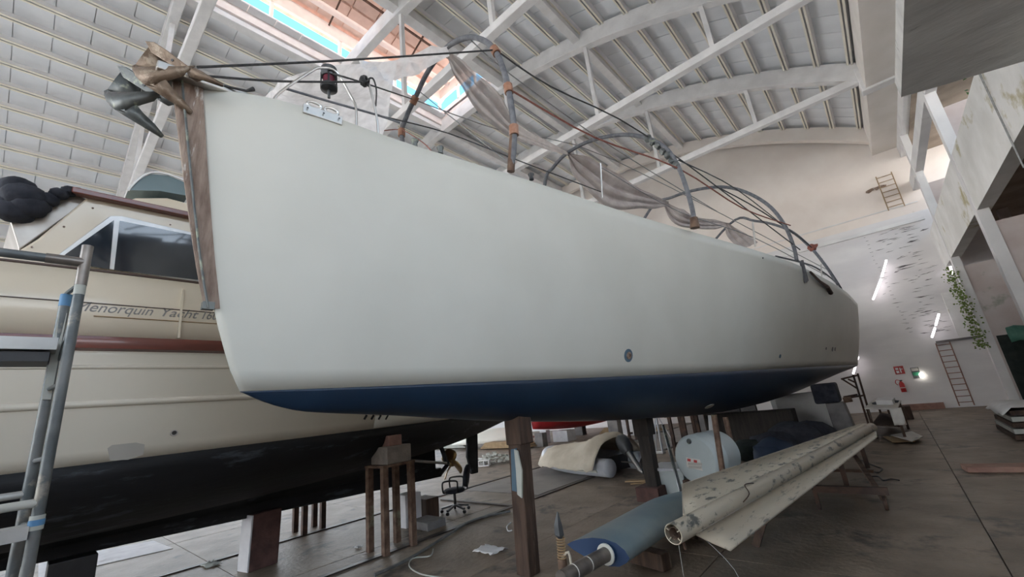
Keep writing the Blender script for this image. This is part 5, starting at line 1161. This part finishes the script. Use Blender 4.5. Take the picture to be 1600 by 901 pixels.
# ---- table at the far end
tb = thing('work_table', 'cluttered pale work table near the far wall by the stern', 'table', (-0.7, 15.2, 0)); bpy.context.view_layer.update()
tz = 0.80; c_ = [at(1351, 639, z=tz), at(1402, 640, z=tz), at(1408, 627, z=tz), at(1368, 624, z=tz)]
k = MB(); k.prism([Vector(v) for v in c_], (0, 0, 0.04)); kid(k.build('top', M['paper'], None), tb)
for v in c_: q = v.lerp(sum(c_, Vector())/4, 0.12); kid(MB().bar((q.x, q.y, 0), (q.x, q.y, tz), 0.06, 0.06).build('leg', M['wood'], None), tb)
ct = sum(c_, Vector())/4
kid(MB().prism([v.lerp(ct, 0.1)-Vector((0, 0, 0.45)) for v in c_], (0, 0, 0.03)).build('shelf', M['wood'], None), tb)
k = MB(); k.prism([at(1370, 632, z=0.845), at(1396, 632, z=0.845), at(1400, 627, z=0.845), at(1374, 626, z=0.845)], (0, 0, 0.12)); tag(k.build('paper_stack', M['white2'], None), 'white packet lying on the far work table', 'packet')
k = MB(); 
for i in range(5): q = ct+Vector((rn.uniform(-0.4, 0.4), rn.uniform(-0.5, 0.5), 0.06)); k.blob(q, (0.12, 0.1, 0.06), i, 0.3, 1)
tag(k.build('tool_clutter', M['engine'], None), 'dark tools scattered on the far work table', 'tools', kind='stuff')
k = MB(); 
q = c_[0].lerp(c_[1], 0.98); k.grid([[Vector((q.x-0.14+0.06*j, q.y-0.03+0.03*math.sin(j*2+i), tz+0.05-i*0.07)) for j in range(5)] for i in range(7)]); tag(k.build('hanging_sheet', M['paper'], None, smooth='all', solid=0.006), 'off-white sheet hanging down the front of the far work table', 'sheet')
sc_ = thing('cardboard_pile', 'flattened cardboard pieces on the floor in front of the far table', 'cardboard', at(1415, 685, z=0)); bpy.context.view_layer.update()
for i, (pts_, z_) in enumerate(([(( 1392, 680), (1425, 674), (1442, 682), (1425, 690)), 0.10], [((1380, 682), (1420, 684), (1430, 690), (1395, 691)), 0.04])):
    kid(MB().prism([at(a_, b_, z=z_) for a_, b_ in pts_], (0, 0, 0.015)).build('sheet', M['paper'] if i == 0 else M['tan'], None), sc_)
kid(MB().box(at(1410, 686, z=0).x-0.2, at(1410, 686, z=0).x+0.2, at(1410, 686, z=0).y, at(1410, 686, z=0).y+0.2, 0, 0.09).build('offcut', M['tan'], None), sc_)
ck = MB()
q = at(1420, 655, z=0); tag(MB().box(q.x-0.5, q.x+0.15, q.y, q.y+0.6, 0, 0.45).build('dark_crate', M['wood'], None, bevel=0.01), 'dark crate on the floor behind the far work table', 'crate')
# ---- scaffold by the stern
sf = thing('scaffold_tower', 'thin dark scaffold frame against the stern', 'scaffold', (-1.2, 17.5, 0)); bpy.context.view_layer.update()
ysf = 19.0
def tb_(a, b, nm='tube', y0=ysf, r=0.028): return kid(MB().tube([at(*a, y=y0), at(*b, y=y0)], r, 8).build(nm, M['iron'], None), sf)
g0 = at(1335, 588, y=ysf); 
for (a_, b_) in (((1333, 585), (1350, 640)), ((1340, 583), (1357, 640))):
    p_, q_ = at(*a_, y=ysf), at(*b_, y=ysf); kid(MB().tube([Vector((q_.x+(q_.x-p_.x)*(q_.z/(p_.z-q_.z)), ysf, 0)), p_], 0.03, 8).build('standard', M['iron'], None), sf)
tb_((1314, 592), (1340, 586)); tb_((1316, 592), (1340, 607)); tb_((1325, 592), (1338, 598)); tb_((1320, 622), (1352, 617)); tb_((1318, 620), (1340, 616))
# ---- fire extinguisher and signs on the far wall
fe = thing('fire_extinguisher', 'red fire extinguisher hanging on the far white wall', 'fire extinguisher', (0.15, YF-0.1, 0.75)); bpy.context.view_layer.update()
q = at(1413, 612, y=YF-0.12); t_ = at(1411, 597, y=YF-0.12); ht = 0.42
kid(MB().lathe([(0, 0), (0.085, 0.0), (0.09, 0.02), (0.09, 0.34), (0.05, 0.42), (0.025, 0.45), (0, 0.45)], q, (0, 0, 1), 20).build('cylinder', M['red'], None, smooth=True), fe)
kid(MB().lathe([(0.0905, 0.16), (0.0915, 0.16), (0.0915, 0.2), (0.0905, 0.2)], q, (0, 0, 1), 20).build('label_band', M['paper'], None), fe)
k = MB(); k.tube([q+Vector((0, 0, 0.46)), q+Vector((-0.12, -0.03, 0.52)), q+Vector((-0.18, -0.03, 0.40)), q+Vector((-0.12, -0.05, 0.30))], 0.014, 6, smooth=4); kid(k.build('hose', M['red'], None, smooth=True), fe)
kid(MB().box(q.x-0.03, q.x+0.06, q.y-0.02, q.y+0.02, q.z+0.45, q.z+0.50).build('valve', M['black'], None), fe)
s1_ = thing('fire_sign', 'square red and white sign above the fire extinguisher', 'sign', (0.15, YF-0.02, 1.6)); bpy.context.view_layer.update()
q = at(1405, 578, y=YF-0.02); kid(MB().box(q.x-0.16, q.x+0.16, YF-0.02, YF, q.z-0.17, q.z+0.17).build('panel', M['red'], None), s1_)
for (x0, x1, z0, z1) in ((-0.11, -0.02, -0.12, -0.02), (-0.11, -0.02, 0.02, 0.10), (0.02, 0.06, -0.12, 0.10), (0.06, 0.12, 0.02, 0.05)): kid(MB().box(q.x+x0, q.x+x1, YF-0.026, YF-0.018, q.z+z0, q.z+z1).build('pictogram', M['white2'], None), s1_)
s2_ = thing('exit_sign', 'dark green and white sign to the right of the red sign', 'sign', (0.6, YF-0.02, 1.5)); bpy.context.view_layer.update()
q = at(1431, 582, y=YF-0.02); kid(MB().box(q.x-0.13, q.x+0.13, YF-0.03, YF, q.z-0.22, q.z+0.22).build('panel', M['engine'], None), s2_)
kid(MB().box(q.x-0.11, q.x+0.11, YF-0.036, YF-0.028, q.z+0.08, q.z+0.20).build('white_field', M['paper'], None), s2_); kid(MB().box(q.x-0.11, q.x+0.11, YF-0.036, YF-0.028, q.z-0.12, q.z+0.02).build('green_field', M['signgreen'], None), s2_)
lm = thing('wall_lamp', 'small bright lamp beside the green sign', 'lamp', (0.9, YF-0.1, 1.4)); bpy.context.view_layer.update()
q = at(1440, 586, y=YF-0.1); kid(MB().blob(q, (0.08, 0.05, 0.12), 1, 0.02, 2).build('bulb', M['lamp'], None, smooth=True), lm); kid(MB().box(q.x-0.05, q.x+0.05, q.y+0.03, YF, q.z-0.05, q.z+0.05).build('bracket', M['engine'], None), lm)
# tube lights
def tubes(pairs, lab):
    r = thing('tube_light', lab, 'light', at(*pairs[0][0], y=YF-0.25)); bpy.context.view_layer.update()
    for a_, b_ in pairs:
        p_, q_ = at(*a_, y=YF-0.25), at(*b_, y=YF-0.25); kid(MB().tube([p_, q_], 0.035, 8).build('lit_tube', M['tube_light'], None), r)
    p_, q_ = at(*pairs[0][0], y=YF-0.2), at(*pairs[-1][1], y=YF-0.2); kid(MB().bar(p_, q_, 0.05, 0.05, (0, 1, 0)).build('batten', M['winframe'], None), r)
    kid(MB().bar((p_+q_)/2, (p_+q_)/2+Vector((0, 0.2, 0)), 0.04, 0.04).build('bracket', M['winframe'], None), r)
tubes([((1385, 406), (1378, 432)), ((1377, 436), (1364, 468))], 'pair of lit tubes end to end high on the far wall')
tubes([((1467, 490), (1462, 508)), ((1461, 512), (1456, 527))], 'lit tubes lower right on the far wall above the ladder')
tubes([((1482, 404), (1488, 428))], 'lit tubes in the far right corner above the moss')
tubes([((1341, 557), (1333, 584))], 'lit tube low on the far wall just behind the stern')
# reflected lamp spot over the yacht: a work light on the annexe slab edge
# ladders on the far wall
def ladder(x0, y0, x1, y1, w, n, lab, m):
    r = thing('wall_ladder', lab, 'ladder', at(x1, y1, y=YF-0.1)); bpy.context.view_layer.update()
    a_, b_ = at(x0, y0, y=YF-0.1), at(x1, y1, y=YF-0.1); a_.x = b_.x = (a_.x+b_.x)/2
    for s_ in (0, w): kid(MB().tube([Vector((b_.x+s_, YF-0.1, max(0, b_.z))), Vector((a_.x+s_, YF-0.1, a_.z))], 0.02, 6).build('rail', m, None), r)
    for i in range(n):
        z = b_.z+(a_.z-b_.z)*(i+0.6)/n; kid(MB().tube([(b_.x, YF-0.1, z), (b_.x+w, YF-0.1, z)], 0.016, 6).build('rung', m, None), r)
    return r
ladder(1464, 536, 1497, 634, 0.42, 11, 'rusty rung ladder low on the right of the far wall', M['brick'])
ladder(1372, 275, 1385, 330, 0.55, 7, 'faint pale rung ladder high in the corner of the gable', M['tan'])
k = MB(); 
for i, (a_, b_) in enumerate([(1357, 299), (1363, 296), (1369, 294), (1375, 292), (1380, 291)]): k.blob(at(a_, b_, y=YF-0.03), (0.14, 0.03, 0.08), i, 0.35, 1)
o = k.build('rust_stain_lump', M['stem'], wf); 

# ---- right side: curtain, green tarp, white pile, plank
tag(MB().grid([[Vector((2.98+0.3*j+0.0*i, 22.5+0.05*math.sin(j*2.1+i*0.4), 0.02+2.5*i/8)) for j in range(9)] for i in range(9)]).build('dark_curtain', M['darknet'], None, smooth='all', solid=0.01), 'dark green curtain closing the annexe opening at the right', 'curtain')
tag(MB().grid([[Vector((3.25+0.22*j, 22.38+0.07*math.sin(j*2.6+i), 2.75-0.13*i+0.05*math.sin(j*1.7))) for j in range(7)] for i in range(5)]).build('green_tarp', M['green'], None, smooth='all', solid=0.01), 'crumpled green tarp hooked over the top of the dark curtain', 'tarp')
wp_ = thing('wrapped_pile', 'pile of boards under a white sheet at the right edge', 'pile', at(1592, 690, z=0)); bpy.context.view_layer.update()
q = at(1590, 690, z=0)
rn = random.Random(12)
for i in range(5): kid(MB().box(q.x+0.02*i, q.x+0.9, q.y+0.1, q.y+2.4, 0.02+i*0.13, 0.12+i*0.13).build('board_bundle', M['oldpaint'] if i % 2 else M['wood'], None), wp_)
kid(MB().grid([[Vector((q.x-0.06+0.17*j, q.y+0.0+0.4*i, 0.70+0.03*math.sin(i*2+j)-(0.14 if j == 0 else 0))) for j in range(7)] for i in range(7)]).build('sheet_cover', M['white2'], None, smooth='all', solid=0.012), wp_)
a_, b_ = at(1506, 731, z=0.05), at(1640, 730, z=0.05)
tag(MB().bar(a_, b_, 0.38, 0.09).build('floor_plank', M['brick'], None, bevel=0.01), 'wide reddish plank lying on the floor at the right edge', 'plank')
# plants beyond the annexe window
for i, (y_, z_, lab) in enumerate(((20.3, 9.3, 'green bush seen through the upper annexe opening'), (19.0, 9.8, 'second green bush behind the upper annexe opening'))):
    k = MB(); rn = random.Random(40+i)
    for j in range(500):
        c_ = Vector((4.9+rn.gauss(0, 0.35), y_+rn.gauss(0, 0.5), z_+rn.gauss(0, 0.45))); u_ = Vector((rn.gauss(0, 1), rn.gauss(0, 1), rn.gauss(0, 1))).normalized(); w_ = u_.orthogonal().normalized()
        k._add([c_-u_*0.10, c_+w_*0.035, c_+u_*0.10, c_-w_*0.035], [(0, 1, 2, 3)])
    r = thing('bush', lab, 'bush', (4.9, y_, 8.7)); bpy.context.view_layer.update(); kid(k.build('leaves', M['leaf'], None), r)['kind'] = 'stuff'
    kid(MB().tube([(4.9, y_, 7.1), (4.9, y_, z_)], 0.04, 6).build('stem', M['wood'], None), r)

# ---- foreground scaffold at the left
sl_ = thing('scaffold', 'grey tubular scaffold ladder standing close at the left', 'scaffold', (-1.7, 0.04, 0)); bpy.context.view_layer.update()
XS = -3.0
P1t, P1b = at(135, 384, x=XS), at(48, 880, x=XS); x1_, y1_ = P1t.x, (P1t.y+P1b.y)/2
kid(MB().tube([(x1_, y1_, 0), (x1_, y1_, P1t.z-0.05)], 0.0215, 16).build('standard', M['scaf'], None, smooth=True), sl_)
kid(MB().tube([(x1_, y1_, P1t.z-0.22), (x1_, y1_, P1t.z-0.16), (x1_, y1_, P1t.z)], [0.0235, 0.0235, 0.0235], 16).build('joint_pin', M['stock'], None, smooth=True), sl_)
kid(MB().tube([(x1_, y1_, P1t.z-0.27), (x1_, y1_, P1t.z-0.21)], 0.0225, 16).build('paint_band', M['oldpaint'], None, smooth=True), sl_)
q = at(108, 462, x=XS-0.20); x2_, y2_ = q.x, q.y-0.01
kid(MB().tube([(x2_, y2_, 0), (x2_, y2_, q.z)], 0.0215, 16).build('standard', M['scaf'], None, smooth=True), sl_)
kid(MB().tube([(x2_, y2_, q.z-0.06), (x2_, y2_, q.z+0.005)], 0.0235, 16).build('blue_cap', M['scafblue'], None, smooth=True), sl_)
for z in (2.75, 2.24, 1.90, 1.62, 1.3, 0.95, 0.6): kid(MB().tube([(x1_, y1_, z), (x2_, y2_, z-0.01)], 0.011, 8).build('rung', M['scaf'], None, smooth=True), sl_)
zb_ = at(130, 410, x=XS).z
kid(MB().tube([(x1_, y1_, zb_), (x1_-0.02, -1.9, zb_-0.0)], 0.0215, 14).build('top_rail', M['scaf'], None, smooth=True), sl_)
kid(MB().tube([(x1_, y1_-0.005, zb_), (x1_, y1_-0.14, zb_)], 0.025, 14).build('coupler', M['stock'], None, smooth=True), sl_)
z_ = at(90, 542, x=XS-0.06).z
kid(MB().bar((x2_+0.03, y2_-0.0, z_+0.015), (x2_+0.03, -2.0, z_+0.015), 0.25, 0.06).build('upper_board', M['alu'], None), sl_)
kid(MB().bar((x2_+0.03, y2_-0.02, z_-0.045), (x2_+0.03, -2.0, z_-0.045), 0.2, 0.05).build('board_beam', M['black'], None), sl_)
z_ = at(60, 785, x=XS).z; kid(MB().tube([(x1_, y1_, z_), (x1_, -1.9, z_)], 0.019, 12).build('lower_rail', M['oldpaint'], None, smooth=True), sl_)
z_ = at(48, 772, x=XS-0.1).z; kid(MB().tube([(x2_, y2_, z_), (x2_, -1.9, z_)], 0.017, 12).build('lower_rail', M['alu'], None, smooth=True), sl_)
z_ = at(45, 820, x=XS).z; kid(MB().bar((x1_-0.04, y1_-0.02, z_-0.03), (x1_-0.04, -1.9, z_-0.03), 0.12, 0.055).build('lower_board', M['alu'], None), sl_)
z_ = at(62, 815, x=XS).z; kid(MB().lathe([(0.021, -0.014), (0.027, -0.012), (0.027, 0.012), (0.021, 0.014)], (x1_, y1_, z_), (0, 0, 1), 16).build('blue_clamp', M['scafblue'], None, smooth=True), sl_)
kid(MB().lathe([(0.021, -0.03), (0.0255, -0.03), (0.0255, 0.03), (0.021, 0.03)], (x1_, y1_, z_), (0, 0, 1), 16).build('clamp_collar', M['oldpaint'], None, smooth=True), sl_)
kid(MB().bar((x2_, y2_, q.z-0.1), (x2_+0.01, y2_-0.0, q.z-0.55), 0.035, 0.03).build('ledger_bracket', M['oldpaint'], None), sl_)
kid(MB().bar((x2_+0.02, y2_+0.02, q.z-0.35), (x1_, y1_, q.z+0.0), 0.015, 0.03).build('brace_clip', M['scaf'], None), sl_)
